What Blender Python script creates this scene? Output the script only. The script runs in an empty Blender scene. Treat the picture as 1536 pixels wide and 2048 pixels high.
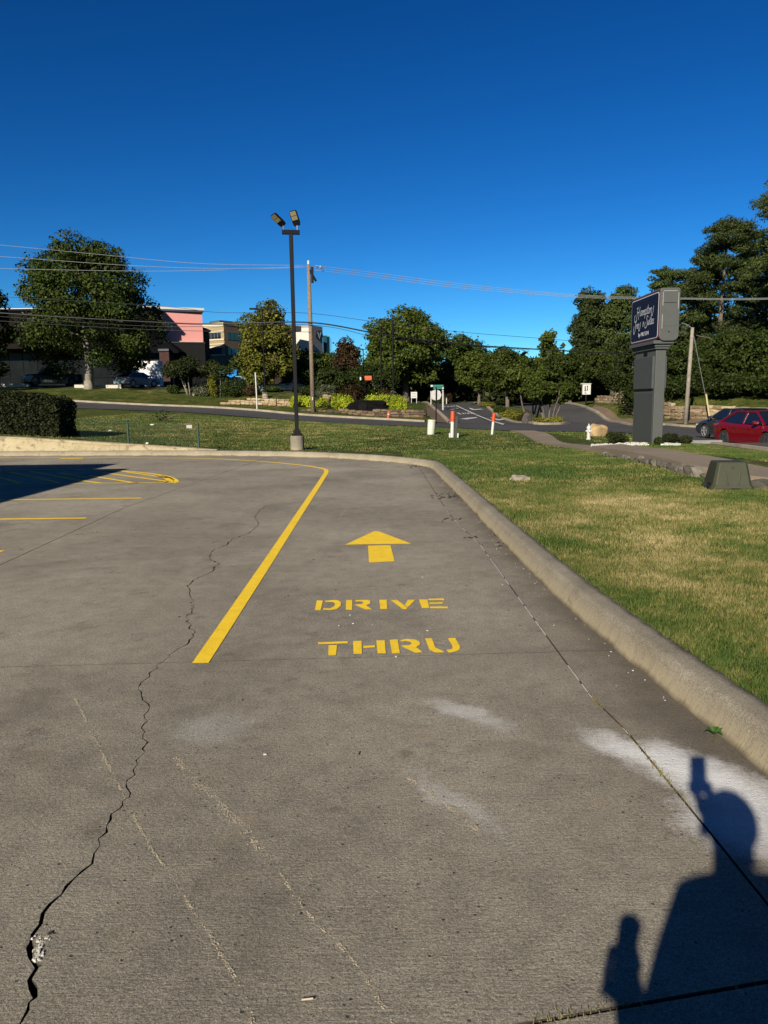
import bpy, bmesh, math, random
import numpy as np
from mathutils import Vector, Matrix
from mathutils.bvhtree import BVHTree
random.seed(7); rng = np.random.default_rng(7)
SC = bpy.context.scene; COL = SC.collection
PI = math.pi; R_ = math.radians

# ------------------------------------------------------------------ camera
F = 1450.0; PITCH = math.atan(221 / F); ROLL = .0125; CH = 1.55
MC = (Matrix.Rotation(PI / 2 - PITCH, 3, 'X') @ Matrix.Rotation(-ROLL, 3, 'Z'))
cam = bpy.data.cameras.new('camera'); camo = bpy.data.objects.new('camera', cam); COL.objects.link(camo)
camo.matrix_world = Matrix.Translation((0, 0, CH)) @ MC.to_4x4()
cam.sensor_fit = 'VERTICAL'; cam.sensor_height = 36; cam.lens = F / 2048 * 36; cam.clip_end = 3000; cam.clip_start = .02
SC.camera = camo
# ------------------------------------------------------------------ light
SUN_AZ = R_(24.3); SUN_EL = R_(26.3)          # shadows fall 24 degrees right of straight ahead
SDIR = Vector((math.sin(SUN_AZ) * math.cos(SUN_EL), math.cos(SUN_AZ) * math.cos(SUN_EL), -math.sin(SUN_EL)))
sl = bpy.data.lights.new('sun', 'SUN'); sl.energy = 5.0; sl.angle = R_(.53); sl.color = (1, .90, .74)
so = bpy.data.objects.new('sun', sl); COL.objects.link(so); so.rotation_euler = SDIR.to_track_quat('-Z', 'Y').to_euler()
so.location = (-30, -60, 60)
W = bpy.data.worlds.new('World'); SC.world = W; W.use_nodes = True
wn = W.node_tree; wn.nodes.clear()
sky = wn.nodes.new('ShaderNodeTexSky'); sky.sky_type = 'NISHITA'; sky.sun_disc = False
sky.sun_elevation = SUN_EL; sky.sun_rotation = SUN_AZ + PI; sky.altitude = 300; sky.air_density = .8; sky.dust_density = .15; sky.ozone_density = 3.0
hs = wn.nodes.new('ShaderNodeHueSaturation'); hs.inputs['Saturation'].default_value = 1.3; hs.inputs['Value'].default_value = .06
gm_ = wn.nodes.new('ShaderNodeGamma'); gm_.inputs[1].default_value = 1.36
tint = wn.nodes.new('ShaderNodeVectorMath'); tint.operation = 'MULTIPLY'; tint.inputs[1].default_value = (7.0, 11.5, 11.9)
bg = wn.nodes.new('ShaderNodeBackground'); bg.inputs[1].default_value = .10
wo = wn.nodes.new('ShaderNodeOutputWorld')
wn.links.new(sky.outputs[0], hs.inputs['Color']); wn.links.new(hs.outputs[0], gm_.inputs[0]); wn.links.new(gm_.outputs[0], tint.inputs[0]); wn.links.new(tint.outputs[0], bg.inputs[0]); wn.links.new(bg.outputs[0], wo.inputs[0])
SC.view_settings.view_transform = 'Standard'; SC.view_settings.look = 'None'; SC.view_settings.exposure = 1.0; SC.view_settings.gamma = 1
SC.render.engine = 'CYCLES'; SC.cycles.max_bounces = 6; SC.cycles.transparent_max_bounces = 8

# ------------------------------------------------------------------ survey helpers: a photo pixel as a direction from where the photographer stands
def ray(x, y): return MC @ Vector(((x - 768) / F, -(y - 1024) / F, -1))
def P0(x, y, z=0.0):
    d = ray(x, y); t = (z - CH) / d.z; return Vector((d.x * t, d.y * t, z))
def PY(x, y, Y):
    d = ray(x, y); t = Y / d.y; return Vector((d.x * t, Y, CH + d.z * t))
def PX(x, Y): return PY(x, 803, Y).x

# ------------------------------------------------------------------ materials
MATS = {}
def newmat(name):
    m = bpy.data.materials.new(name); m.use_nodes = True; nt = m.node_tree
    return m, nt, nt.nodes['Principled BSDF']
def N(nt, t, **kw):
    n = nt.nodes.new(t)
    for k, v in kw.items():
        if k in n.inputs.keys(): n.inputs[k].default_value = v
        else: setattr(n, k, v)
    return n
ALB = .485   # overall reflectance trim for this exposure
def rgb(c): return (c[0] * ALB, c[1] * ALB, c[2] * ALB, 1)
def tc(nt): return nt.nodes.new('ShaderNodeTexCoord').outputs['Object']
def geo(nt): return nt.nodes.new('ShaderNodeNewGeometry')
def noise(nt, vec, scale, detail=4, rough=.6, dist=0):
    n = N(nt, 'ShaderNodeTexNoise', Scale=scale, Detail=detail, Roughness=rough, Distortion=dist); nt.links.new(vec, n.inputs['Vector']); return n.outputs['Fac']
def ramp(nt, fac, stops):
    r = nt.nodes.new('ShaderNodeValToRGB'); el = r.color_ramp.elements
    while len(el) < len(stops): el.new(.5)
    for e, (p, c) in zip(el, stops):
        e.position = p; e.color = rgb(c) if hasattr(c, '__len__') else (c, c, c, 1)
    nt.links.new(fac, r.inputs[0]); return r.outputs[0]
def mixc(nt, fac, a, b, mode='MIX'):
    m = nt.nodes.new('ShaderNodeMix'); m.data_type = 'RGBA'; m.blend_type = mode
    fs, As, Bs = m.inputs[0], m.inputs[6], m.inputs[7]
    if hasattr(fac, 'is_linked'): nt.links.new(fac, fs)
    else: fs.default_value = fac
    for s, v in ((As, a), (Bs, b)):
        if hasattr(v, 'is_linked'): nt.links.new(v, s)
        else: s.default_value = rgb(v)
    return m.outputs[2]
def math_(nt, op, a, b=None, clamp=False):
    m = nt.nodes.new('ShaderNodeMath'); m.operation = op; m.use_clamp = clamp
    for i, v in enumerate((a, b)):
        if v is None: continue
        if hasattr(v, 'is_linked'): nt.links.new(v, m.inputs[i])
        else: m.inputs[i].default_value = v
    return m.outputs[0]
def bump(nt, b, h, strength=.4, dist=.01):
    n = N(nt, 'ShaderNodeBump', Strength=strength, Distance=dist); nt.links.new(h, n.inputs['Height']); nt.links.new(n.outputs[0], b.inputs['Normal'])
def simple(name, c, rough=.6, metal=0, var=.15, scale=6, bmp=0, spec=.5):
    if name in MATS: return MATS[name]
    m, nt, b = newmat(name)
    v = tc(nt); n = noise(nt, v, scale, 5)
    lo = [x * (1 - var) for x in c]; hi = [min(1, x * (1 + var)) for x in c]
    nt.links.new(ramp(nt, n, [(.3, lo), (.7, hi)]), b.inputs['Base Color'])
    b.inputs['Roughness'].default_value = rough; b.inputs['Metallic'].default_value = metal; b.inputs['Specular IOR Level'].default_value = spec
    if bmp: bump(nt, b, noise(nt, v, scale * 6, 4), bmp, .01)
    MATS[name] = m; return m

def blobmask(nt, v, cx, cy, ax, ay, rot):
    """soft ellipse on the ground, 1 at its middle"""
    mp = N(nt, 'ShaderNodeMapping'); mp.vector_type = 'TEXTURE'
    mp.inputs['Location'].default_value = (cx, cy, 0); mp.inputs['Rotation'].default_value = (0, 0, rot); mp.inputs['Scale'].default_value = (ax, ay, 1000)
    nt.links.new(v, mp.inputs[0])
    l = N(nt, 'ShaderNodeVectorMath'); l.operation = 'LENGTH'; nt.links.new(mp.outputs[0], l.inputs[0])
    return ramp(nt, l.outputs['Value'], [(0, 1), (.35, .8), (1, 0)])

def concrete_mat():
    m, nt, b = newmat('worn_concrete'); v = tc(nt)
    n1 = noise(nt, v, .55, 5, .62); n2 = noise(nt, v, 7, 6, .7); n3 = noise(nt, v, 170, 3, .8)
    c = ramp(nt, n1, [(.3, (.285, .255, .20)), (.5, (.372, .336, .266)), (.75, (.47, .427, .342))])
    c = mixc(nt, .7, c, ramp(nt, n2, [(.25, .34), (.5, .52), (.75, .66)]), 'OVERLAY')
    c = mixc(nt, .8, c, ramp(nt, n3, [(.3, .12), (.5, .5), (.72, .9)]), 'OVERLAY')
    c = mixc(nt, .6, c, ramp(nt, noise(nt, v, 60, 3, .9), [(.32, .2), (.5, .5), (.7, .8)]), 'OVERLAY')
    # aggregate speckle
    vo = N(nt, 'ShaderNodeTexVoronoi', Scale=90.0); nt.links.new(v, vo.inputs['Vector'])
    sp = ramp(nt, vo.outputs['Color'], [(.0, 0), (.87, 0), (.93, 1)])
    near = ramp(nt, vo.outputs['Distance'], [(.0, 1), (.28, 0)])
    c = mixc(nt, math_(nt, 'MULTIPLY', math_(nt, 'MULTIPLY', sp, near), .6), c, (.50, .46, .36))
    vo2 = N(nt, 'ShaderNodeTexVoronoi', Scale=55.0); nt.links.new(v, vo2.inputs['Vector'])
    pit = math_(nt, 'MULTIPLY', ramp(nt, vo2.outputs['Color'], [(.0, 1), (.12, 1), (.16, 0)]), ramp(nt, vo2.outputs['Distance'], [(.0, 1), (.2, 1), (.32, 0)]))
    c = mixc(nt, math_(nt, 'MULTIPLY', pit, .75), c, (.05, .04, .03))
    # grime gathered in the gutter strip (dirt with its own shape along the kerb)
    sx = N(nt, 'ShaderNodeSeparateXYZ'); nt.links.new(v, sx.inputs[0])
    gx = math_(nt, 'ADD', sx.outputs[0], math_(nt, 'MULTIPLY', sx.outputs[1], .027))
    gx = math_(nt, 'ADD', gx, math_(nt, 'MULTIPLY', math_(nt, 'SUBTRACT', noise(nt, v, 1.6, 5), .5), .5))
    gm = ramp(nt, math_(nt, 'MULTIPLY', gx, .5), [(.49, 0), (.66, .25), (.76, .62)])
    c = mixc(nt, gm, c, (.085, .066, .052))
    st = ramp(nt, noise(nt, v, .9, 5, .65, .6), [(.54, 0), (.70, .5)])
    c = mixc(nt, st, c, (.16, .135, .10))
    c = mixc(nt, ramp(nt, noise(nt, v, 2.6, 6, .75, .3), [(.60, 0), (.66, .45), (.72, .5)]), c, (.15, .125, .095))
    c = mixc(nt, ramp(nt, noise(nt, v, 1.3, 4, .7, 1.5), [(.62, 0), (.74, .35)]), c, (.40, .29, .18))
    c = mixc(nt, .45, c, ramp(nt, noise(nt, v, .22, 3, .6), [(.3, .3), (.7, .72)]), 'OVERLAY')
    # chalky white overspray
    sk = math_(nt, 'ADD', math_(nt, 'MULTIPLY', noise(nt, v, 210, 2, .9), .55), math_(nt, 'MULTIPLY', noise(nt, v, 45, 5, .85), .45))
    wv = N(nt, 'ShaderNodeTexNoise', Scale=3.0, Detail=5.0, Roughness=.7); nt.links.new(v, wv.inputs['Vector'])
    w1 = N(nt, 'ShaderNodeVectorMath'); w1.operation = 'MULTIPLY_ADD'; nt.links.new(wv.outputs['Color'], w1.inputs[0]); w1.inputs[1].default_value = (.34, .34, 0); nt.links.new(v, w1.inputs[2])
    w2 = N(nt, 'ShaderNodeVectorMath'); w2.operation = 'SUBTRACT'; nt.links.new(w1.outputs[0], w2.inputs[0]); w2.inputs[1].default_value = (.17, .17, 0)
    for (px, py, ax, ay, rot, s, mx) in [(930, 1428, .38, .13, -.75, .80, .55), (1390, 1545, .52, .24, -.80, 1.35, .78), (1235, 1490, .34, .13, -1.0, .85, .6), (1510, 1650, .36, .34, -.7, 1.2, .72), (905, 1600, .42, .09, -1.0, .62, .4), (425, 1455, .34, .30, 0, .60, .35), (980, 1660, .3, .1, -1, .35, .3)]:
        p = P0(px, py); bm_ = blobmask(nt, w2.outputs[0], p.x, p.y, ax, ay, rot)
        q = math_(nt, 'ADD', math_(nt, 'MULTIPLY', bm_, s * .40), math_(nt, 'MULTIPLY', sk, .80))
        c = mixc(nt, ramp(nt, q, [(.50, 0), (.62, mx * .34), (.74, mx * .58), (1.0, mx)]), c, (1.45, 1.48, 1.5))
    for (xa, ya, xb, yb, w_) in [(395, 1560, 545, 1712, .022), (250, 1605, 350, 1760, .012), (350, 1760, 470, 1940, .008), (640, 1830, 780, 2030, .010), (560, 1760, 640, 1860, .006), (140, 1380, 240, 1600, .006), (660, 1060, 705, 1000, .03), (395, 1365, 415, 1330, .008)]:
        a_, b_ = P0(xa, ya), P0(xb, yb); mm = (a_ + b_) / 2; dd = b_ - a_
        bm_ = blobmask(nt, v, mm.x, mm.y, dd.length / 2 * 1.1, w_, math.atan2(dd.y, dd.x))
        c = mixc(nt, math_(nt, 'MULTIPLY', bm_, ramp(nt, n2, [(.42, 0), (.62, .6)])), c, (.55, .49, .37))
    nt.links.new(c, b.inputs['Base Color']); b.inputs['Roughness'].default_value = .9; b.inputs['Specular IOR Level'].default_value = .25
    # broom finish + pits
    mp = N(nt, 'ShaderNodeMapping'); mp.inputs['Scale'].default_value = (6, 120, 1); mp.inputs['Rotation'].default_value = (0, 0, .06); nt.links.new(v, mp.inputs[0])
    br = noise(nt, mp.outputs[0], 1.0, 3, .7)
    h = math_(nt, 'ADD', math_(nt, 'MULTIPLY', br, .35), math_(nt, 'MULTIPLY', noise(nt, v, 95, 5, .75), .9))
    h = math_(nt, 'SUBTRACT', h, math_(nt, 'MULTIPLY', pit, .8))
    h = math_(nt, 'ADD', h, math_(nt, 'MULTIPLY', n2, .8))
    bump(nt, b, h, .9, .009)
    return m
CONC = concrete_mat()
CONC_SCAR = simple('mortar_crumbs', (.40, .345, .255), .95, var=.4, scale=30)

def kerb_mat():
    m, nt, b = newmat('kerb_concrete'); v = tc(nt)
    n1 = noise(nt, v, 2.2, 5, .65); n3 = noise(nt, v, 120, 4, .8)
    mp = N(nt, 'ShaderNodeMapping'); mp.inputs['Scale'].default_value = (5, 22, 9); nt.links.new(v, mp.inputs[0])
    n2 = noise(nt, mp.outputs[0], 1, 5, .7, .6)
    c = ramp(nt, n1, [(.3, (.26, .230, .175)), (.7, (.40, .36, .285))])
    c = mixc(nt, .85, c, ramp(nt, n3, [(.3, .12), (.7, .9)]), 'OVERLAY')
    sz = N(nt, 'ShaderNodeSeparateXYZ'); nt.links.new(v, sz.inputs[0])
    mp2 = N(nt, 'ShaderNodeMapping'); mp2.inputs['Scale'].default_value = (9, 55, 7); mp2.inputs['Rotation'].default_value = (0, 0, .25); nt.links.new(v, mp2.inputs[0])
    br = noise(nt, mp2.outputs[0], 1, 5, .8, .5)
    low = ramp(nt, math_(nt, 'MULTIPLY', sz.outputs[2], 6), [(.0, 1), (.25, .9), (.72, 0)])
    c = mixc(nt, math_(nt, 'MULTIPLY', low, ramp(nt, br, [(.38, .25), (.55, 1)])), c, (.50, .425, .28))
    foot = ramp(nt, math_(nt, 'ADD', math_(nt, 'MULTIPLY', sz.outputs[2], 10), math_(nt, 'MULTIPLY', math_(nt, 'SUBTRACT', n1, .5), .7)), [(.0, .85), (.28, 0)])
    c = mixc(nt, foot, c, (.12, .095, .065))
    c = mixc(nt, ramp(nt, noise(nt, v, 5, 6, .8, .5), [(.58, 0), (.66, .55)]), c, (.17, .145, .105))
    c = mixc(nt, ramp(nt, noise(nt, v, 11, 6, .8, 1.0), [(.64, 0), (.70, .6)]), c, (.62, .57, .47))
    nt.links.new(c, b.inputs['Base Color']); b.inputs['Roughness'].default_value = .95; b.inputs['Specular IOR Level'].default_value = .15
    bump(nt, b, math_(nt, 'ADD', math_(nt, 'MULTIPLY', n3, .8), math_(nt, 'ADD', math_(nt, 'MULTIPLY', br, 1.0), n2)), .5, .007); return m
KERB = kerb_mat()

def lawn_color(nt, v):
    a = noise(nt, v, .55, 6, .75, .5); a2 = noise(nt, v, 1.5, 5, .75, .4); a3 = noise(nt, v, 14, 4, .8)
    t = math_(nt, 'ADD', math_(nt, 'MULTIPLY', a, .56), math_(nt, 'MULTIPLY', a2, .44)); t = math_(nt, 'SUBTRACT', t, .035)
    t = math_(nt, 'ADD', t, math_(nt, 'MULTIPLY', math_(nt, 'SUBTRACT', a3, .5), .22))
    # worn straw band along the sunny middle of the verge
    bm1 = blobmask(nt, v, 3.0, 9.0, 2.4, 5.5, 0)
    bm2 = blobmask(nt, v, -6, 34, 9, 12, 0)
    t = math_(nt, 'ADD', t, math_(nt, 'MULTIPLY', bm1, .10)); t = math_(nt, 'ADD', t, math_(nt, 'MULTIPLY', bm2, .05))
    return t
def lawn_mat():
    m, nt, b = newmat('lawn_turf'); v = tc(nt); t = lawn_color(nt, v)
    c = ramp(nt, t, [(.38, (.05, .09, .012)), (.48, (.105, .13, .022)), (.56, (.24, .21, .06)), (.68, (.42, .33, .14))])
    c = mixc(nt, .8, c, ramp(nt, noise(nt, v, 38, 3, .9), [(.3, .16), (.5, .5), (.7, .82)]), 'OVERLAY')
    c = mixc(nt, .6, c, ramp(nt, noise(nt, v, 6, 4, .9), [(.3, .26), (.5, .5), (.7, .72)]), 'OVERLAY')
    nt.links.new(c, b.inputs['Base Color']); b.inputs['Roughness'].default_value = .95; b.inputs['Specular IOR Level'].default_value = .1
    bump(nt, b, math_(nt, 'ADD', noise(nt, v, 30, 4, .8), noise(nt, v, 8, 3)), 1.0, .06); return m
LAWN = lawn_mat()
def blade_mat():
    m, nt, b = newmat('grass_blade'); v = tc(nt); t = lawn_color(nt, v)
    rp = geo(nt).outputs['Random Per Island']
    t = math_(nt, 'ADD', t, math_(nt, 'MULTIPLY', math_(nt, 'SUBTRACT', rp, .5), .13))
    c = ramp(nt, t, [(.40, (.055, .110, .016)), (.49, (.115, .155, .028)), (.56, (.26, .235, .075)), (.68, (.56, .46, .23))])
    nt.links.new(c, b.inputs['Base Color']); b.inputs['Roughness'].default_value = .7; b.inputs['Specular IOR Level'].default_value = .2
    return m
BLADE = blade_mat()
LFK = .72
def leaf_mat(name, c1, c2, c3=None):
    if name in MATS: return MATS[name]
    m, nt, b = newmat(name); g = geo(nt); v = tc(nt)
    rp = g.outputs['Random Per Island']
    t = math_(nt, 'ADD', math_(nt, 'MULTIPLY', rp, .6), math_(nt, 'MULTIPLY', noise(nt, v, .45, 3), .4))
    c1, c2, c3 = [tuple(x * LFK for x in q) for q in (c1, c2, c3 or c2)]
    c = ramp(nt, t, [(.2, c1), (.62, c2), (.97, c3)])
    oi_ = nt.nodes.new('ShaderNodeObjectInfo').outputs['Random']; c = mixc(nt, .5, c, ramp(nt, oi_, [(0, .42), (1, 1.35)]), 'OVERLAY')
    nt.links.new(c, b.inputs['Base Color']); b.inputs['Roughness'].default_value = .6; b.inputs['Specular IOR Level'].default_value = .12
    MATS[name] = m; return m
def yellow_mat():
    m, nt, b = newmat('yellow_line_paint'); v = tc(nt)
    n = noise(nt, v, 9, 5, .7); n2 = noise(nt, v, 130, 3, .8)
    c = ramp(nt, n, [(.3, (1.15, .74, .004)), (.7, (1.4, .96, .012))])
    c = mixc(nt, .3, c, ramp(nt, n2, [(.3, .3), (.7, .72)]), 'OVERLAY')
    wear = math_(nt, 'ADD', math_(nt, 'MULTIPLY', n2, .55), math_(nt, 'MULTIPLY', noise(nt, v, 22, 4, .8), .45))
    c = mixc(nt, ramp(nt, wear, [(.56, 0), (.63, .7)]), c, (.36, .30, .20))
    nt.links.new(c, b.inputs['Base Color']); b.inputs['Roughness'].default_value = .75
    bump(nt, b, math_(nt, 'ADD', n2, noise(nt, v, 95, 4)), .5, .004); return m
YEL = yellow_mat()
def asphalt_mat(name, c):
    m, nt, b = newmat(name); v = tc(nt)
    k = ramp(nt, noise(nt, v, .35, 5, .6), [(.3, [x * .8 for x in c]), (.7, [x * 1.2 for x in c])])
    k = mixc(nt, .5, k, ramp(nt, noise(nt, v, 25, 3, .9), [(.3, .3), (.7, .7)]), 'OVERLAY')
    nt.links.new(k, b.inputs['Base Color']); b.inputs['Roughness'].default_value = .9; b.inputs['Specular IOR Level'].default_value = .2; return m
ASPH = asphalt_mat('old_asphalt', (.085, .083, .085)); APRON = asphalt_mat('brown_apron', (.17, .12, .075)); SIDEW = asphalt_mat('sidewalk_concrete', (.30, .245, .18))
def stone_mat(name, cs):
    m, nt, b = newmat(name); v = tc(nt); rp = nt.nodes.new('ShaderNodeObjectInfo').outputs['Random']
    g = geo(nt)
    t = math_(nt, 'ADD', math_(nt, 'MULTIPLY', rp, .7), math_(nt, 'MULTIPLY', noise(nt, g.outputs['Position'], 3, 4), .3))
    c = ramp(nt, t, [(.1, cs[0]), (.5, cs[1]), (.9, cs[2])])
    c = mixc(nt, .6, c, ramp(nt, noise(nt, g.outputs['Position'], 9, 5, .8), [(.3, .25), (.7, .75)]), 'OVERLAY')
    nt.links.new(c, b.inputs['Base Color']); b.inputs['Roughness'].default_value = .9
    bump(nt, b, noise(nt, g.outputs['Position'], 12, 5, .7), .7, .03); return m
STONE = stone_mat('tan_fieldstone', [(.22, .14, .075), (.42, .30, .17), (.60, .48, .30)])
GSTONE = stone_mat('grey_kerbstone', [(.07, .062, .05), (.14, .125, .10), (.30, .27, .22)])
DARKSTONE = stone_mat('brown_fieldstone', [(.07, .045, .03), (.13, .085, .05), (.26, .18, .1)])
BARK = simple('grey_bark', (.16, .13, .10), .9, var=.4, scale=5, bmp=.6)
PALEBARK = simple('pale_bark', (.34, .30, .24), .9, var=.3, scale=4, bmp=.4)
BLACK = simple('black_paint', (.006, .006, .008), .7, var=.2, spec=.15)
WOODP = simple('weathered_pole_wood', (.27, .20, .14), .9, var=.35, scale=7, bmp=.5)
SOIL = simple('dark_soil', (.045, .034, .022), 1, var=.4, scale=12, bmp=.5)
WHITE = simple('white_paint', (.78, .78, .74), .5, var=.04)
ORANGE = simple('orange_plastic', (.80, .10, .015), .5, var=.08)
GLASS = simple('dark_window_glass', (.012, .016, .02), .06, var=.1, spec=.9)
RUBBER = simple('tyre_rubber', (.018, .018, .018), .8)
STEEL = simple('galvanised_wire', (.55, .55, .56), .35, metal=.6)

# ------------------------------------------------------------------ mesh helpers
def tag(o, label=None, cat=None, group=None, kind=None):
    if label: o['label'] = label
    if cat: o['category'] = cat
    if group: o['group'] = group
    if kind: o['kind'] = kind
    return o
def empty(name, loc=(0, 0, 0), rz=0, label=None, cat=None, group=None):
    o = bpy.data.objects.new(name, None); COL.objects.link(o); o.location = loc; o.rotation_euler = (0, 0, rz); o.empty_display_size = .2
    return tag(o, label, cat, group)
def mesh_obj(name, me, mat, parent=None, loc=None, rot=None):
    o = bpy.data.objects.new(name, me); COL.objects.link(o)
    if mat is not None and not me.materials: me.materials.append(mat)
    if parent: o.parent = parent
    if loc is not None: o.location = loc
    if rot is not None: o.rotation_euler = rot
    return o
class MB:
    def __init__(s): s.v = []; s.f = []
    def add(s, vs, fs):
        k = len(s.v); s.v += [tuple(x) for x in vs]; s.f += [tuple(i + k for i in f) for f in fs]; return s
    def box(s, c, d, rz=0, taper=1.0, rx=0):
        cx, cy, cz = c; hx, hy, hz = d[0] / 2, d[1] / 2, d[2] / 2; vs = []
        M = Matrix.Rotation(rz, 3, 'Z') @ Matrix.Rotation(rx, 3, 'X')
        for z in (-1, 1):
            t = taper if z > 0 else 1
            for x, y in ((-1, -1), (1, -1), (1, 1), (-1, 1)):
                p = M @ Vector((x * hx * t, y * hy * t, z * hz)); vs.append((p.x + cx, p.y + cy, p.z + cz))
        return s.add(vs, [(3, 2, 1, 0), (4, 5, 6, 7), (0, 1, 5, 4), (1, 2, 6, 5), (2, 3, 7, 6), (3, 0, 4, 7)])
    def tube(s, pts, r, n=8, cap=True):
        pts = [Vector(p) for p in pts]; rs = r if hasattr(r, '__len__') else [r] * len(pts); vs = []; fs = []
        for i, p in enumerate(pts):
            d = (pts[min(i + 1, len(pts) - 1)] - pts[max(i - 1, 0)]).normalized()
            a = d.cross(Vector((0, 0, 1)) if abs(d.z) < .9 else Vector((1, 0, 0))).normalized(); b = d.cross(a)
            for k in range(n):
                q = p + (a * math.cos(2 * PI * k / n) + b * math.sin(2 * PI * k / n)) * rs[i]; vs.append(q)
        for i in range(len(pts) - 1):
            for k in range(n):
                k2 = (k + 1) % n; fs.append((i * n + k, i * n + k2, (i + 1) * n + k2, (i + 1) * n + k))
        if cap: fs.append(tuple(range(n))); fs.append(tuple((len(pts) - 1) * n + k for k in reversed(range(n))))
        return s.add(vs, fs)
    def lathe(s, prof, c=(0, 0, 0), n=16, axis='Z'):
        vs = []; fs = []
        for (r, z) in prof:
            for k in range(n):
                a = 2 * PI * k / n; x, y = r * math.cos(a), r * math.sin(a)
                q = (x, y, z) if axis == 'Z' else ((z, x, y) if axis == 'X' else (x, z, y)); vs.append((q[0] + c[0], q[1] + c[1], q[2] + c[2]))
        m = len(prof)
        for i in range(m - 1):
            for k in range(n):
                k2 = (k + 1) % n; fs.append((i * n + k, i * n + k2, (i + 1) * n + k2, (i + 1) * n + k))
        fs.append(tuple(reversed(range(n)))); fs.append(tuple((m - 1) * n + k for k in range(n)))
        return s.add(vs, fs)
    def prism(s, poly, off):
        """poly: list of 3D points (flat); extruded by vector off"""
        n = len(poly); a = [Vector(p) for p in poly]; o = Vector(off)
        vs = a + [p + o for p in a]
        fs = [tuple(range(n)), tuple(reversed(range(n, 2 * n)))] + [((i + 1) % n, i, i + n, (i + 1) % n + n) for i in range(n)]
        return s.add(vs, fs)
    def me(s, name, smooth=False, fixn=True):
        me = bpy.data.meshes.new(name); me.from_pydata(s.v, [], s.f)
        if fixn:
            b = bmesh.new(); b.from_mesh(me); bmesh.ops.recalc_face_normals(b, faces=b.faces); b.to_mesh(me); b.free()
        if smooth: me.polygons.foreach_set('use_smooth', [True] * len(me.polygons))
        me.update(); return me
    def obj(s, name, mat, parent=None, smooth=False, bevel=0, loc=None, rot=None, fixn=True):
        o = mesh_obj(name, s.me(name, smooth, fixn), mat, parent, loc, rot)
        if bevel:
            m = o.modifiers.new('bevel', 'BEVEL'); m.width = bevel; m.segments = 2; m.limit_method = 'ANGLE'
        return o
def copy_tree(o, parent=None):
    c = o.copy(); COL.objects.link(c); c.parent = parent
    for ch in [x for x in o.children]: copy_tree(ch, c)
    return c
def catmull(pts, n=8):
    P = [Vector(p) for p in pts]; P = [P[0] * 2 - P[1]] + P + [P[-1] * 2 - P[-2]]; out = []
    for i in range(1, len(P) - 2):
        for k in range(n):
            t = k / n; a, b, c, d = P[i - 1], P[i], P[i + 1], P[i + 2]
            out.append(.5 * ((2 * b) + (c - a) * t + (2 * a - 5 * b + 4 * c - d) * t * t + (3 * b - a - 3 * c + d) * t ** 3))
    out.append(P[-2]); return out

# ------------------------------------------------------------------ terrain: thin-plate surface through surveyed heights
KB = [(2.6, -14), (2.1, -6), (1.82, -1), (1.66, 1.5), (1.57, 2.8), (1.47, 3.9), (1.40, 4.8), (1.34, 6), (1.28, 8.5), (1.23, 11.5), (1.16, 14.5), (1.10, 16.6), (.85, 17.5), (.2, 18.55), (-.8, 19.65), (-2.2, 20.7), (-4, 21.45), (-7, 22.1), (-12, 22.7), (-20, 23.6), (-34, 25.2)]
KBV = [Vector((x, y, 0)) for x, y in KB]
kpath = catmull(KBV, 14)
def offset_path(path, d):
    out = []
    for i, p in enumerate(path):
        t = (path[min(i + 1, len(path) - 1)] - path[max(i - 1, 0)]).normalized(); n = Vector((t.y, -t.x, 0)); out.append(p + n * d)
    return out
kback = offset_path(kpath, .22)
ctl = []
def cw(x, y, z): ctl.append((x, y, z))
def cp(px, py, Y): q = PY(px, py, Y); ctl.append((q.x, q.y, q.z))
def wall_h(x):      # height of the retained lawn along the far kerb, rising to the left
    t = max(0, min(1, (-5.2 - x) / 6.5)); return .15 + .42 * t + (.02 * max(0, -11.7 - x))
for i in range(0, len(kback), 12): cw(kback[i].x, kback[i].y, wall_h(kback[i].x) if kback[i].y > 20 else .145)
for x, y, z in [(3, 2, .15), (6, 2, .12), (3.2, 6, .15), (5, 8, .10), (3, 12, .15), (10, 4, .10), (10, -8, .1), (25, -8, 0), (3.0, 16, .16), (60, -10, 0)]: cw(x, y, z)
for a in [(1209, 912, 17.6), (1321, 938, 13.5), (1400, 955, 12.1), (1460, 985, 11.0), (1560, 985, 11.0), (1265, 899, 19.5), (1433, 924, 13.9), (1536, 938, 12.6), (1113, 892, 23), (1122, 882, 26)]: cp(*a)
# lot beyond the sign
for a in [(1305, 886, 22.3), (1177, 877, 26.6), (1267, 884, 24), (1383, 887, 25), (1536, 905, 21.5), (1452, 891, 29.6), (1531, 902, 26.9), (1411, 878, 35.5), (1700, 900, 28), (1700, 870, 40)]: cp(*a)
cw(22, 20, -.45); cw(28, 30, -.5); cw(28, 10, -.3)
# street near edge / far edge
for a in [(150, 817, 53), (400, 827, 50), (600, 842, 46), (850, 854, 43), (1022, 862.6, 36), (1067, 863, 35.3), (1270, 868, 33.7), (1385, 880, 32.4)]: cp(*a)
for a in [(150, 804, 61), (400, 815.5, 59), (600, 831, 55), (850, 845, 52), (1070, 850, 45.8), (1135, 848, 47), (1329, 851, 51), (1404, 858, 47), (1536, 866, 44)]: cp(*a)
# mid lawn
for a in [(600, 870, 30), (400, 862, 31), (250, 862, 30), (120, 850, 32), (800, 872, 30), (900, 874, 29.3), (985, 868, 31), (862, 868, 31.7), (592, 899, 21.7), (393, 899, 22.3), (252, 892, 22.9)]: cp(*a)
cw(-28, 53, 1.6); cw(-45, 53, 2.3); cw(-20, 27, .8); cw(-34, 30, 1.2)
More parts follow.
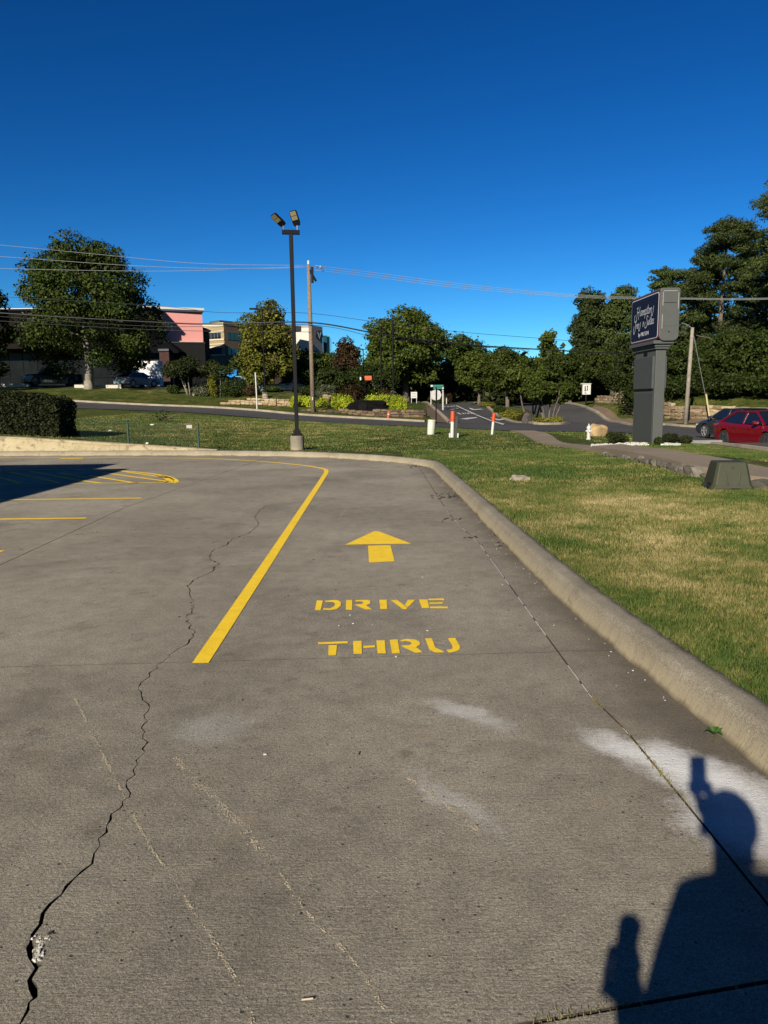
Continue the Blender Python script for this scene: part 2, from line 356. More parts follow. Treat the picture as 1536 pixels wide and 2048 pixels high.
# upper terrace left
for a in [(-100, 775, 72), (30, 776, 72), (180, 778, 72), (300, 780, 72), (400, 789, 70), (470, 800, 67), (530, 788, 68), (535, 811, 62), (650, 818, 59), (755, 832, 56.5), (833, 836, 55), (610, 787, 76), (760, 800, 75), (820, 803, 78), (700, 816, 62)]: cp(*a)
for a in [(-100, 772, 95), (180, 774, 95), (420, 780, 95), (900, 806, 95), (838, 807, 90), (957, 811, 85), (940, 830, 62), (1183, 821, 69), (1100, 815, 75), (1191, 806, 75), (1266, 830, 63), (1329, 835, 57.2), (1404, 838, 52), (1536, 846, 47.5), (1700, 850, 44)]: cp(*a)
cw(PX(1266, 66), 66, 1.2); cw(PX(1329, 60), 60, 1.1); cw(PX(1450, 55), 55, .9); cw(PX(1600, 50), 50, .75)
for x, y, z in [(0, 150, 2.4), (-60, 150, 5), (60, 150, 3), (120, 100, 2), (-120, 100, 5), (-120, 20, 2), (120, 0, -1), (0, 300, 5), (-200, 300, 7), (200, 300, 5), (-300, 60, 4), (300, -40, -1), (40, 90, 1.8), (90, 60, 1.2)]: cw(x, y, z)
ctl = np.array(ctl); S_ = 30.0
def _phi(r2): return np.where(r2 > 1e-12, r2 * np.log(r2 + 1e-12) * .5, 0)
def _fit(c, lam=2e-5):
    P = c[:, :2] / S_; n = len(P); d = ((P[:, None] - P[None]) ** 2).sum(-1); A = np.zeros((n + 3, n + 3)); A[:n, :n] = _phi(d) + np.eye(n) * lam
    Q = np.c_[np.ones(n), P]; A[:n, n:] = Q; A[n:, :n] = Q.T; return P, np.linalg.solve(A, np.r_[c[:, 2], np.zeros(3)])
TP, TW = _fit(ctl)
def hN(x, y):
    x = np.atleast_1d(np.asarray(x, float)); y = np.atleast_1d(np.asarray(y, float)); out = np.empty(len(x)); n = len(TP)
    for i in range(0, len(x), 20000):
        q = np.c_[x[i:i + 20000], y[i:i + 20000]] / S_; d = ((q[:, None] - TP[None]) ** 2).sum(-1)
        out[i:i + 20000] = _phi(d) @ TW[:n] + TW[n] + q @ TW[n + 1:]
    return out
def h(x, y): return float(hN([x], [y])[0])
def G(px, Y, dz=0.0):
    x = PX(px, Y); return Vector((x, Y, h(x, Y) + dz))
def Gd(px, py, lo=8.0, hi=160.0):
    """the point of the terrain that a sight line meets first"""
    d = ray(px, py); prev = None
    Ys = np.linspace(lo, hi, 1500); xs = d.x / d.y * Ys; zs = CH + d.z / d.y * Ys; hh = hN(xs, Ys)
    k = np.argmax(zs <= hh)
    if zs[k] > hh[k]: k = len(Ys) - 1
    return Vector((xs[k], Ys[k], hh[k]))

# ribs from the kerb outwards
nr = []
L = [0]
for i in range(1, len(kback)): L.append(L[-1] + (kback[i] - kback[i - 1]).length)
L = np.array(L); KX = np.array([p.x for p in kback]); KY = np.array([p.y for p in kback])
def s_at(y=None, idx=None): return L[idx]
i17 = min(range(len(kback)), key=lambda i: abs(kback[i].y - 16.6) + abs(kback[i].x - 1.3)); iC = min(range(len(kback)), key=lambda i: (kback[i] - Vector((-4, 21.6, 0))).length)
s0 = L[i17]; s1 = L[iC]; sE = L[-1]
ss = np.r_[np.linspace(0, s0, 110, endpoint=False), np.linspace(s0, s1, 150, endpoint=False), np.linspace(s1, sE, 80)]
th = np.interp(ss, [0, s0 * .5, s0, s1, sE], np.radians([-25, 15, 56, 112, 176]))
px_ = np.interp(ss, L, KX); py_ = np.interp(ss, L, KY)
tt = np.r_[np.linspace(0, 14, 60), 14 + (np.linspace(0, 1, 90)[1:] ** 1.7) * 70, 84 + (np.linspace(0, 1, 16)[1:] ** 2) * 700]
X = px_[:, None] + np.cos(th)[:, None] * tt[None]; Y = py_[:, None] + np.sin(th)[:, None] * tt[None]
Z = hN(X.ravel(), Y.ravel()).reshape(X.shape)
far = np.clip((np.hypot(X, Y) - 200) / 200, 0, 1); Z = Z * (1 - far) + 3 * far
nS, nT = X.shape; idx = np.arange(nS * nT).reshape(nS, nT)
quads = np.stack([idx[:-1, :-1], idx[:-1, 1:], idx[1:, 1:], idx[1:, :-1]], -1).reshape(-1, 4)
me = bpy.data.meshes.new('lawn'); me.from_pydata(np.stack([X, Y, Z], -1).reshape(-1, 3).tolist(), [], quads.tolist()); me.polygons.foreach_set('use_smooth', [True] * len(me.polygons)); me.update()
lawn = mesh_obj('lawn', me, LAWN); tag(lawn, 'patchy green and straw coloured lawn rising beyond the kerb', kind='structure')
BVH = BVHTree.FromPolygons([v.co for v in me.vertices], [tuple(q) for q in quads.tolist()])
def drop(x, y):
    r = BVH.ray_cast(Vector((x, y, 50)), Vector((0, 0, -1))); return r[0].z if r[0] else h(x, y)
# ground under and behind the lot
mb = MB(); mb.add([(-700, -700, -.07), (700, -700, -.07), (700, 26, -.07), (-700, 26, -.07)], [(0, 1, 2, 3)])
sub = mb.obj('ground', SOIL); tag(sub, 'dark dirt under the concrete slabs', kind='structure')

def ribbon(name, A, B, mat, dz, n=60, m=6, label=None, drape=True, parent=None, kind='structure'):
    """surface between two ground polylines (lists of Vectors), draped on the terrain"""
    def res(P, n):
        P = catmull(P, 6) if len(P) > 2 else P; D = [0]
        for i in range(1, len(P)): D.append(D[-1] + (P[i] - P[i - 1]).length)
        D = np.array(D); q = np.linspace(0, D[-1], n); return np.c_[np.interp(q, D, [p.x for p in P]), np.interp(q, D, [p.y for p in P])]
    a = res(A, n); b = res(B, n); vs = []; fs = []
    for i in range(n):
        for k in range(m):
            t = k / (m - 1); x, y = a[i] * (1 - t) + b[i] * t; vs.append((x, y, drop(x, y) + dz))
    for i in range(n - 1):
        for k in range(m - 1): fs.append((i * m + k, (i + 1) * m + k, (i + 1) * m + k + 1, i * m + k + 1))
    mb = MB(); mb.add(vs, fs); me = mb.me(name, True)
    if me.polygons[0].normal.z < 0: me.flip_normals()
    o = mesh_obj(name, me, mat, parent)
    if label: tag(o, label, kind=kind)
    return o

# ------------------------------------------------------------------ the lot: concrete slabs with real joints and a real crack
lot = empty('parking_lot', label='sun-lit worn grey-brown concrete parking lot with joints and a long jagged crack'); lot['kind'] = 'structure'
def slab(poly, parent=lot):
    P = [Vector((p[0], p[1], 0)) for p in poly]
    A = sum(P[i].x * P[(i + 1) % len(P)].y - P[(i + 1) % len(P)].x * P[i].y for i in range(len(P)))
    if A < 0: P.reverse()
    n = len(P); vs = [tuple(p) for p in P] + [(p.x, p.y, -.062) for p in P]
    fs = [tuple(range(n))] + [(i, i + n, (i + 1) % n + n, (i + 1) % n) for i in range(n)]
    mb = MB(); mb.add(vs, fs); o = mb.obj('slab', CONC, parent, fixn=False); o.data.materials.append(SOIL)
    for f in o.data.polygons[1:]: f.material_index = 1
    return o
GJ = [(1.35, -14), (1.2, -3), (1.17, 2.03), (1.16, 2.4), (1.13, 3.23), (1.08, 3.61), (1.07, 4.3), (1.04, 7.71), (.95, 9.0), (.90, 10), (.88, 12.31), (.86, 15.3), (.83, 17.3)]
LJ = [(-4.6, -14), (-3.95, 1), (-3.85, 4.1), (-3.80, 7), (-3.95, 10.95), (-3.51, 18.38), (-3.35, 21.12)]
def xat(line, y): return float(np.interp(y, [p[1] for p in line], [p[0] for p in line]))
def seg(line, y0, y1, dx):
    out = [(xat(line, y0) + dx, y0)] + [(p[0] + dx, p[1]) for p in line if min(y0, y1) < p[1] < max(y0, y1)] + [(xat(line, y1) + dx, y1)]
    if y1 < y0: out = [out[0]] + list(reversed(out[1:-1])) + [out[-1]]
    return out
def jit(poly, s=.004, step=.12):
    out = []
    for i, p in enumerate(poly):
        q = poly[(i + 1) % len(poly)]; L_ = math.dist(p, q)
        out.append(p)
    return out
kp = [(p.x, p.y) for p in kpath]
iG = min(range(len(kp)), key=lambda i: math.dist(kp[i], (.85, 17.45))); iL = min(range(len(kp)), key=lambda i: math.dist(kp[i], (-3.4, 21.25)))
T1 = lambda x: 4.28 + .043 * (x - .2); T0 = lambda x: 1.67 + .185 * (x - .68)
crackpx = [(40, 2048), (58, 2005), (66, 1975), (74, 1935), (60, 1893), (66, 1868), (100, 1808), (133, 1772), (165, 1742), (200, 1692), (213, 1652), (222, 1628), (245, 1610), (259, 1594), (252, 1566), (270, 1550), (275, 1528), (291, 1490), (288, 1430), (297, 1408), (283, 1384), (280, 1370), (299, 1350), (321, 1327), (346, 1305), (378, 1284), (388, 1272), (378, 1246), (372, 1236), (386, 1220), (383, 1195), (377, 1170), (396, 1155), (421, 1145), (438, 1128), (419, 1118), (425, 1101), (454, 1090), (466, 1077), (500, 1066), (518, 1050), (509, 1034), (521, 1019), (535, 1010)]
crack = [P0(*q) for q in crackpx]; crack = [Vector((-.95, T0(-.95), 0))] + crack
fine = []
for i in range(len(crack) - 1):
    a, b = crack[i], crack[i + 1]; n = max(2, int((b - a).length / .035))
    for k in range(n):
        t = k / n; j = 0 if k == 0 else .010
        fine.append(a.lerp(b, t) + Vector((random.uniform(-j, j) * 1.6, random.uniform(-j, j), 0)))
fine.append(crack[-1])
def cw_at(p, i):
    w = np.interp(p.y, [1.4, 1.9, 2.2, 2.3, 3.2, 4.2, 7, 11], [.0065, .006, .0065, .0030, .0026, .0026, .0050, .004]); return float(w) * random.choice([.4, .7, 1, 1, 1.3, 1.8])
cl = []; cr = []
for i, p in enumerate(fine):
    t = (fine[min(i + 1, len(fine) - 1)] - fine[max(i - 1, 0)]).normalized(); nrm = Vector((-t.y, t.x, 0)); w = cw_at(p, i)
    if i == len(fine) - 1: w = 0
    cl.append(p + nrm * w); cr.append(p - nrm * w)
iT = min(range(len(fine)), key=lambda i: abs(fine[i].y - T1(fine[i].x)))
jw = .005; t1 = .0035
# left field
slab([(-60, -14)] + seg(LJ, -14, 21.12, -jw) + kp[iL:] + [(-60, 26)])
# middle strip: behind the photographer, between the joints, beyond
slab(seg(GJ, -14, T0(1.16) - .007, -.005) + [(-.95, T0(-.95) - .007)] + [(xat(LJ, .8) + jw, T0(-3.96) - .007)] + seg(LJ, .8, -14, jw)[1:])
yT0l = T0(-3.95); yT1l = T1(-3.85)
slab([(xat(LJ, yT0l) + jw, yT0l + .004)] + [(p.x, max(p.y, T0(p.x) + .004)) for p in cl[:iT]] + [(fine[iT].x - .003, T1(fine[iT].x) - t1)] + [(xat(LJ, yT1l) + jw, yT1l - t1)])
slab([((1.16 - .005), T0(1.15) + .006)] + seg(GJ, 1.9, T1(1.07) - t1, -.005)[0:] + [(fine[iT].x + .003, T1(fine[iT].x) - t1)] + [(p.x, max(p.y, T0(p.x) + .004)) for p in reversed(cr[:iT])])
far_top = [(p[0], p[1]) for p in kp[iG:iL + 1]]
slab([(fine[iT].x + .003, T1(fine[iT].x) + t1)] + [(.3, T1(.3) + t1 * .6)] + seg(GJ, T1(1.07) + t1, 17.3, -.005) + far_top[1:] + seg(LJ, 21.12, yT1l + t1, jw) + [(fine[iT].x - .003, T1(fine[iT].x) + t1)] + [(p.x, p.y) for p in cl[iT + 1:]] + [(p.x, p.y) for p in reversed(cr[iT + 1:-1])])
# gutter strip
gy = [-14, 1.78, 4.33, 7.15, 12.2, 17.3]
kx = lambda y: float(np.interp(y, [p[1] for p in kp[:iG + 1]], [p[0] for p in kp[:iG + 1]]))
for a, b in zip(gy[:-1], gy[1:]):
    a2, b2 = a + .004, b - .004
    kk = [p for p in kp[:iG + 1] if a2 < p[1] < b2]
    slab(seg(GJ, a2, b2, .005)[::-1] + [(kx(a2), a2)] + kk + [(kx(b2), b2)])
# remains of white joint filler
mb = MB()
for (y0, y1) in [(9.9, 10.6), (8.6, 9.35), (7.4, 8.3), (6.0, 6.9), (5.05, 5.6), (4.65, 4.95), (3.62, 4.05), (6.95, 7.2), (3.2, 3.24)]:
    y = y0
    while y < y1:
        d = random.uniform(.04, .16); x = xat(GJ, y); x2 = xat(GJ, y + d); w = random.uniform(.003, .0047)
        mb.add([(x - w, y, -.003), (x + w, y, -.003), (x2 + w, y + d, -.003), (x2 - w, y + d, -.003)], [(0, 1, 2, 3)]); y += d + random.choice([0, .01, .05])
jf = mb.obj('joint_filler', WHITE, lot, fixn=False)
# ------------------------------------------------------------------ kerb in cast lengths
kerb = empty('kerb', label='pale rough concrete kerb curving round the lot edge'); kerb['kind'] = 'structure'
prof = [(0, -.06), (0, .004), (.030, .06), (.048, .105), (.058, .130), (.072, .144), (.095, .150), (.16, .153), (.22, .150), (.225, .10), (.225, -.06)]
acc = 0; start = 0; step_len = 3.0
cuts = [0]
for i in range(1, len(kpath)):
    acc += (kpath[i] - kpath[i - 1]).length
    if acc > (2.2 if kpath[i].y > 15 else 3.0): cuts.append(i); acc = 0
cuts.append(len(kpath) - 1)
offs = {d: offset_path(kpath, d) for d, _ in prof}
for a, b in zip(cuts[:-1], cuts[1:]):
    if b <= a: continue
    vs = []; fs = []; m = len(prof); n = b - a + 1
    for i in range(a, b + 1):
        e = 0
        for d, z in prof:
            p = offs[d][i].copy()
            if i == a and a: p = p.lerp(offs[d][i + 1], .0022 / max(.01, (kpath[i + 1] - kpath[i]).length))
            if i == b: p = p.lerp(offs[d][i - 1], .0022 / max(.01, (kpath[i - 1] - kpath[i]).length))
            wob = .003 * math.sin(i * 1.7 + z * 30) + random.uniform(-.0016, .0016)
            vs.append((p.x + wob, p.y, z + (wob * .6 if z > .1 else 0)))
    for i in range(n - 1):
        for k in range(m - 1): fs.append((i * m + k, i * m + k + 1, (i + 1) * m + k + 1, (i + 1) * m + k))
    mb = MB(); mb.add(vs, fs); mb.add(vs[:m], [tuple(range(m))]); mb.add(vs[-m:], [tuple(reversed(range(m)))]); o = mb.obj('kerb_length', KERB, kerb, smooth=True)
    for f in o.data.polygons:
        if len(f.vertices) > 4: f.use_smooth = False
# ------------------------------------------------------------------ paint
ZP = .004
def flatpoly(name, polys, mat, z=ZP, label=None, parent=None, kind='structure'):
    mb = MB()
    for p in polys:
        A = sum(p[i][0] * p[(i + 1) % len(p)][1] - p[(i + 1) % len(p)][0] * p[i][1] for i in range(len(p)))
        if A < 0: p = p[::-1]
        mb.add([(q[0], q[1], z) for q in p], [tuple(range(len(p)))])
    o = mb.obj(name, mat, parent, fixn=False)
    if label: tag(o, label, kind=kind)
    return o
def line_poly(path, w):
    P = [Vector((p[0], p[1], 0)) for p in path]; a = offset_path(P, w / 2); b = offset_path(P, -w / 2)
    return [[(a[i].x, a[i].y), (a[i + 1].x, a[i + 1].y), (b[i + 1].x, b[i + 1].y), (b[i].x, b[i].y)] for i in range(len(P) - 1)]
lane = [(-1.12, 4.19), (-1.15, 7), (-1.19, 10), (-1.24, 14), (-1.27, 15.9)] + [(q.x, q.y) for q in catmull([Vector((-1.28, 16.2, 0)), Vector((-1.36, 16.85, 0)), Vector((-1.66, 17.5, 0)), Vector((-2.3, 18.4, 0)), Vector((-3.65, 19.75, 0)), Vector((-6, 21.05, 0)), Vector((-11.9, 22.1, 0)), Vector((-20, 23, 0))], 6)]
flatpoly('road_marking', line_poly(lane, .10), YEL, label='long yellow lane line that bends left along the far kerb')
flatpoly('road_marking', [[tuple(P0(*q)[:2]) for q in pp] for pp in [[(690, 1090), (748, 1063), (757, 1063), (823, 1088)], [(736, 1092), (781, 1091), (789, 1122), (788, 1123.5), (740, 1126), (738, 1124)]]], YEL, label='yellow arrow pointing ahead above the word DRIVE')
def zp(x, y): return (600 + x / 4.518, 1180 + y / 4.518)
DR = [[[(152, 97), (208, 100), (186, 188), (134, 186)]],
      [[(226, 102), (300, 94), (345, 97), (373, 118), (366, 148), (335, 176), (285, 186), (208, 184), (212, 170), (270, 170), (308, 152), (318, 128), (300, 114), (226, 113)]],
      [[(416, 94), (472, 94), (472, 185), (415, 182)]],
      [[(502, 95), (610, 93), (636, 104), (634, 128), (596, 142), (640, 172), (650, 180), (590, 180), (500, 140), (500, 134), (560, 130), (576, 118), (560, 108), (502, 108)]],
      [[(717, 93), (782, 92), (789, 176), (727, 178)]],
      [[(820, 95), (880, 95), (968, 162), (962, 178), (930, 178)]], [[(975, 92), (1042, 92), (985, 150), (972, 160), (948, 138)]],
      [[(1074, 90), (1150, 90), (1170, 166), (1102, 168)]], [[(1158, 84), (1300, 80), (1308, 96), (1162, 98)]], [[(1168, 118), (1286, 115), (1290, 128), (1172, 131)]], [[(1174, 154), (1334, 154), (1340, 170), (1180, 170)]]]
TH = [[[(162, 478), (432, 468), (434, 486), (165, 496)]], [[(258, 504), (334, 502), (326, 594), (256, 597)]],
      [[(480, 466), (556, 464), (560, 582), (484, 582)]], [[(572, 510), (676, 504), (680, 522), (574, 530)]], [[(690, 460), (766, 460), (776, 578), (702, 578)]],
      [[(810, 455), (882, 452), (904, 576), (832, 578)]],
      [[(906, 458), (960, 447), (1040, 452), (1080, 472), (1086, 494), (1050, 522), (1110, 568), (1040, 572), (920, 515), (924, 506), (985, 504), (1010, 490), (1000, 474), (960, 466), (915, 470)]],
      [[(1130, 442), (1192, 442), (1222, 524), (1300, 562), (1296, 570), (1220, 570), (1170, 545)]],
      [[(1336, 440), (1402, 438), (1446, 512), (1440, 545), (1400, 562), (1344, 572), (1324, 548), (1372, 540), (1380, 515)]]]
for word, lab in ((DR, 'yellow stencilled word DRIVE on the concrete'), (TH, 'yellow stencilled word THRU on the concrete joint')):
    flatpoly('road_lettering', [[tuple(P0(*zp(*q))[:2]) for q in s[0]] for s in word], YEL, label=lab)
flatpoly('road_marking', line_poly([(-30, 12.15), (-4.05, 12.02)], .095), YEL, label='yellow stall line, third from the camera')
flatpoly('road_marking', line_poly([(-30, 10.0), (-4.13, 9.93)], .095), YEL, label='yellow stall line, second from the camera')
flatpoly('road_marking', line_poly([(-30, 7.7), (-4.12, 7.68)], .095), YEL, label='yellow stall line end showing at the left picture edge')
isl = line_poly([(-30, 14.8), (-4.3, 14.42)], .07)
crv = catmull([P0(-60, 941), P0(120, 939.5), P0(205, 940.5), P0(270, 944), P0(322, 950.5), P0(345, 957), P0(353, 963), P0(347, 966.5)], 8)
isl += line_poly([(p.x, p.y) for p in crv], .10)
isl += line_poly([(p.x, p.y) for p in catmull([P0(318, 951.5), P0(334, 956), P0(340, 961), P0(336, 965.6)], 6)], .16)
for a, b in [((245, 943), (336, 956)), ((205, 945.5), (338, 963.5)), ((178, 951.5), (272, 966.5)), ((152, 960), (200, 966.5)), ((120, 947), (178, 956)), ((60, 943), (150, 960)), ((20, 945), (120, 966)), ((-40, 946), (40, 966))]:
    p, q = P0(*a), P0(*b); isl += line_poly([(p.x, p.y), (q.x, q.y)], .09)
flatpoly('road_marking', isl, YEL, z=.005, label='yellow hatched island with a rounded nose, half in shadow')
p, q = P0(120, 917.6), P0(166, 917); flatpoly('road_marking', line_poly([(p.x, p.y), (q.x, q.y)], .25), YEL, z=.006, label='short bright yellow dash near the far retaining wall')

# ------------------------------------------------------------------ streets and pavements
V = lambda x, y: Vector((x, y, 0))
nearE = [PY(p, 810, Y_) for p, Y_ in [(-700, 60), (-300, 56), (0, 54), (150, 53), (400, 50), (600, 46), (850, 43), (950, 39), (1022, 36), (1130, 34.7), (1270, 33.7), (1400, 32.2), (1700, 31), (2600, 30)]]
farE = [PY(p, 810, Y_) for p, Y_ in [(-700, 68), (-300, 64), (0, 62), (150, 61), (400, 59), (600, 55), (750, 53.2), (850, 52), (960, 49), (1070, 46.3), (1135, 47), (1240, 49), (1329, 51), (1404, 47.5), (1700, 43), (2600, 42)]]
ribbon('street', nearE, farE, ASPH, .035, 170, 10, 'grey asphalt street crossing behind the lawn')
side_l = [PY(900, 848, 50.5), PY(884, 835, 58), PY(866, 822, 68), PY(848, 811, 82), PY(836, 806, 94)]
side_r = [PY(1072, 850, 46), PY(1040, 838, 53), PY(1000, 825, 64), PY(965, 813, 82), PY(950, 807, 95)]
ribbon('side_street', [p.copy() for p in side_l], [p.copy() for p in side_r], ASPH, .045, 60, 14, 'asphalt side street with white arrows leading into the trees')
ribbon('cross_street', [PY(700, 803, 96), PY(900, 804, 97), PY(1010, 805, 97)], [PY(700, 802, 103), PY(900, 802, 103), PY(1010, 803, 103)], simple('pale_pavement', (.2, .19, .17), .9), .05, 30, 4, 'pale sunlit road strip at the far end of the side street')
ribbon('pavement', [PY(851, 816, 76), PY(856, 830, 58), PY(872, 846, 52)], [PY(862, 818, 76), PY(892, 833, 58), PY(915, 847, 50)], APRON, .055, 24, 4, 'brown worn apron beside the stop sign')
br_l = [PY(1138, 849, 47), PY(1150, 838, 53), PY(1110, 824, 63), PY(1050, 816, 74), PY(1000, 812, 84)]
br_r = [PY(1330, 851, 50.6), PY(1266, 841, 56), PY(1205, 826, 65), PY(1150, 815, 76), PY(1100, 811, 88)]
ribbon('access_road', br_l, br_r, ASPH, .04, 50, 10, 'asphalt branch road curving away right of the planted island')
# right hand lot where the cars stand
ribbon('access_drive', [V(12.0, 36), V(11.7, 30), V(11.9, 25), V(11.9, 18), V(13.5, 8), V(16, -8)], [V(24, 36), V(24, 30), V(24, 25), V(24, 18), V(25, 8), V(27, -8)], ASPH, .03, 50, 10, 'dark asphalt drive under the parked cars')
# sidewalk slab with broken stone edging
sw_n = [PY(1020, 862.5, 35.6), PY(1067, 884, 26.5), PY(1122, 891, 22), PY(1209, 905, 17.9), PY(1321, 925, 13.9), PY(1387, 939, 12.4), PY(1536, 958, 11.15), PY(1800, 985, 9.9)]
sw_f = [PY(1067, 863.5, 35.0), PY(1100, 874, 29), PY(1139, 888, 23.4), PY(1265, 899.5, 18.9), PY(1384, 916, 15.0), PY(1433, 924, 13.9), PY(1536, 938, 12.6), PY(1800, 965, 11.2)]
def res(P, n):
    P = catmull(P, 8); D = [0]
    for i in range(1, len(P)): D.append(D[-1] + (P[i] - P[i - 1]).length)
    q = np.linspace(0, D[-1], n); return [Vector((np.interp(a, D, [p.x for p in P]), np.interp(a, D, [p.y for p in P]), np.interp(a, D, [p.z for p in P]))) for a in q]
sidewalk = empty('sidewalk', label='brown-grey concrete sidewalk crossing the lawn towards the street'); sidewalk['kind'] = 'structure'
A_ = res(sw_n, 91); B_ = res(sw_f, 91)
for k in range(0, 90, 5):
    vs = []; fs = []
    for i in range(k, k + 6):
        e = .006 if i == k else (-.006 if i == k + 5 else 0)
        a = A_[i].lerp(A_[min(i + 1, 90)], e * 3); b = B_[i].lerp(B_[min(i + 1, 90)], e * 3)
        zt = max(drop(a.x, a.y) + .05, drop(b.x, b.y) + .03, (drop(a.x, a.y) + .17) if a.y < 19 else 0) + random.uniform(-.004, .004)
        for p, z in ((a, zt), (b, zt), (b, zt - .3), (a, zt - .3)): vs.append((p.x, p.y, z))
    for i in range(5):
        for q in range(4): fs.append((i * 4 + q, i * 4 + (q + 1) % 4, (i + 1) * 4 + (q + 1) % 4, (i + 1) * 4 + q))
    fs.append((0, 1, 2, 3)); fs.append((20, 21, 22, 23))
    mb = MB(); mb.add(vs, fs); mb.obj('paving_slab', SIDEW, sidewalk)
def rock_me(name, seed, sub=1, rough=.25):
    r = random.Random(seed); b = bmesh.new(); bmesh.ops.create_cube(b, size=1); bmesh.ops.subdivide_edges(b, edges=b.edges, cuts=sub, use_grid_fill=True)
    for v in b.verts:
        v.co = v.co.lerp(v.co.normalized() * .62, .35); v.co += Vector((r.uniform(-1, 1), r.uniform(-1, 1), r.uniform(-1, 1))) * rough * .3
    m = bpy.data.meshes.new(name); b.to_mesh(m); b.free(); return m
rocks = [rock_me('edging_stone', i) for i in range(6)]
for m in rocks: m.materials.append(GSTONE)
edging = empty('stone_edging', label='row of broken grey stones holding up the near sidewalk edge', cat='stone edging')
i = 38
d = 0
E_ = res(sw_n[3:], 200); k = 0
while k < 198:
    st = int(random.uniform(3, 7)); p = E_[k]; q = E_[min(199, k + st)]; c = p.lerp(q, .5); t = (q - p); ln = t.length
    z = drop(c.x, c.y); hgt = random.uniform(.05, .15) * (1 if k > 60 else .55)
    n = Vector((t.y, -t.x, 0)).normalized()
    c = c + n * (random.uniform(.0, .05)) if n.y < 0 else c - n * random.uniform(.0, .05)
    o = mesh_obj('edging_stone', random.choice(rocks), None, edging, (c.x, c.y, z + hgt * .45), (random.uniform(-.15, .15), random.uniform(-.1, .1), math.atan2(t.y, t.x)))
    o.scale = (ln * 1.05, random.uniform(.16, .26), hgt * 1.25); k += st
# street kerbs
def kerbline(P, w=.16, hh=.12, name='street_kerb', label='', mat=None, n=60, base=None):
    Q = res(P, n); mb = MB(); vs = []; fs = []
    for i, p in enumerate(Q):
        t = (Q[min(i + 1, n - 1)] - Q[max(0, i - 1)]).normalized(); nn = Vector((-t.y, t.x, 0)); 
        for s, zz in ((-.5, -.1), (-.5, hh), (.5, hh), (.5, -.1)):
            r = p + nn * s * w; vs.append((r.x, r.y, drop(p.x, p.y) + zz))
    for i in range(n - 1):
        for q in range(4): fs.append((i * 4 + q, i * 4 + (q + 1) % 4, (i + 1) * 4 + (q + 1) % 4, (i + 1) * 4 + q))
    fs.append((0, 1, 2, 3)); fs.append(tuple(4 * (n - 1) + q for q in range(4)))
    mb.add(vs, fs); o = mb.obj(name, mat or KERB2); return tag(o, label, kind='structure')
KERB2 = simple('pale_street_kerb', (.40, .34, .25), .9, var=.3, scale=1.5)
kerbline(farE[:8], .3, .17, label='pale kerb along the far side of the street', n=140)
kerbline([p + Vector((0, 0, 0)) for p in side_r], .3, .16, label='tan kerb round the left side of the planted island', n=50)
kerbline([side_r[0], PY(1090, 853, 45.2), PY(1120, 852, 45.6), br_l[0]], .3, .16, label='tan kerb at the nose of the planted island', n=24)
kerbline(br_r, .3, .16, label='tan kerb in front of the right-hand stone wall', n=50)
kerbline(farE[12:], .3, .16, label='kerb on the far side of the street at right', n=50)
kerbline(side_l, .25, .14, label='kerb on the left of the side street', n=40)
kerbline([V(11.85, 31), V(11.55, 28), V(11.75, 25), V(11.75, 18), V(13.35, 8)], .2, .14, label='kerb between sign lawn and parked cars', n=50)
ribbon('pavement', [PY(1180, 822, 70), PY(1262, 842, 57.4), PY(1327, 849, 52.5), PY(1400, 853, 50), PY(1700, 862, 45.5)], [PY(1190, 818, 72), PY(1270, 836, 59), PY(1335, 843, 54.5), PY(1410, 849, 51.8), PY(1700, 856, 47.3)], simple('brown_path', (.20, .135, .085), .9, var=.2, scale=2), .05, 50, 4, 'brown footpath between kerb and stone wall')

# road paint on the side street
WP = simple('white_road_paint', (.72, .72, .70), .7, var=.1)
def ground_paint(polys, label, dz=.075):
    mb = MB()
    for pp in polys:
        q = [Gd(*p, lo=30) for p in pp]; mb.add([(a.x, a.y, drop(a.x, a.y) + dz) for a in q], [tuple(range(len(q)))])
    o = mb.obj('road_marking', WP); 
    if o.data.polygons[0].normal.z < 0: o.data.flip_normals()
    return tag(o, label, kind='structure')
def pa(l): return [(830 + x / 8.533, 760 + y / 8.533) for x, y in l]
ground_paint([pa(l) for l in [[(690, 450), (715, 448), (1060, 605), (1010, 602)], [(1060, 608), (1330, 715), (1320, 730), (1030, 612)], [(1330, 715), (1530, 770), (1500, 785), (1300, 720)]]], 'white centre line running up the side street')
ground_paint([pa(l) for l in [[(770, 680), (900, 660), (1050, 650), (1065, 662), (950, 680), (880, 690)]]], 'white turn arrow, nearest left of the centre line')
ground_paint([pa(l) for l in [[(1285, 655), (1330, 655), (1420, 685), (1520, 672), (1536, 688), (1430, 706), (1340, 690)]]], 'white turn arrow right of the centre line beside the striped marker')
ground_paint([pa(l) for l in [[(520, 515), (640, 505), (720, 492), (745, 500), (650, 518)]]], 'white turn arrow, second one up the left lane')
ground_paint([pa(l) for l in [[(915, 490), (950, 490), (1010, 512), (1120, 505), (1170, 512), (1020, 526), (970, 522)]]], 'white turn arrow farther up the right lane')
ground_paint([pa(l) for l in [[(650, 578), (680, 578), (676, 592), (655, 592)], [(700, 573), (745, 573), (800, 600), (770, 603)], [(800, 572), (815, 572), (850, 598), (828, 600)], [(850, 572), (868, 572), (872, 590), (855, 592)], [(885, 575), (930, 573), (930, 592), (895, 592)], [(945, 573), (985, 580), (960, 598)]]], 'white road letters worn away in the left lane')
ground_paint([pa(l) for l in [[(490, 465), (520, 463), (520, 473), (492, 474)], [(550, 462), (580, 460), (582, 470), (552, 472)], [(605, 458), (640, 456), (642, 467), (607, 468)], [(655, 454), (680, 452), (682, 464), (656, 466)]]], 'white road letters far up the left lane')

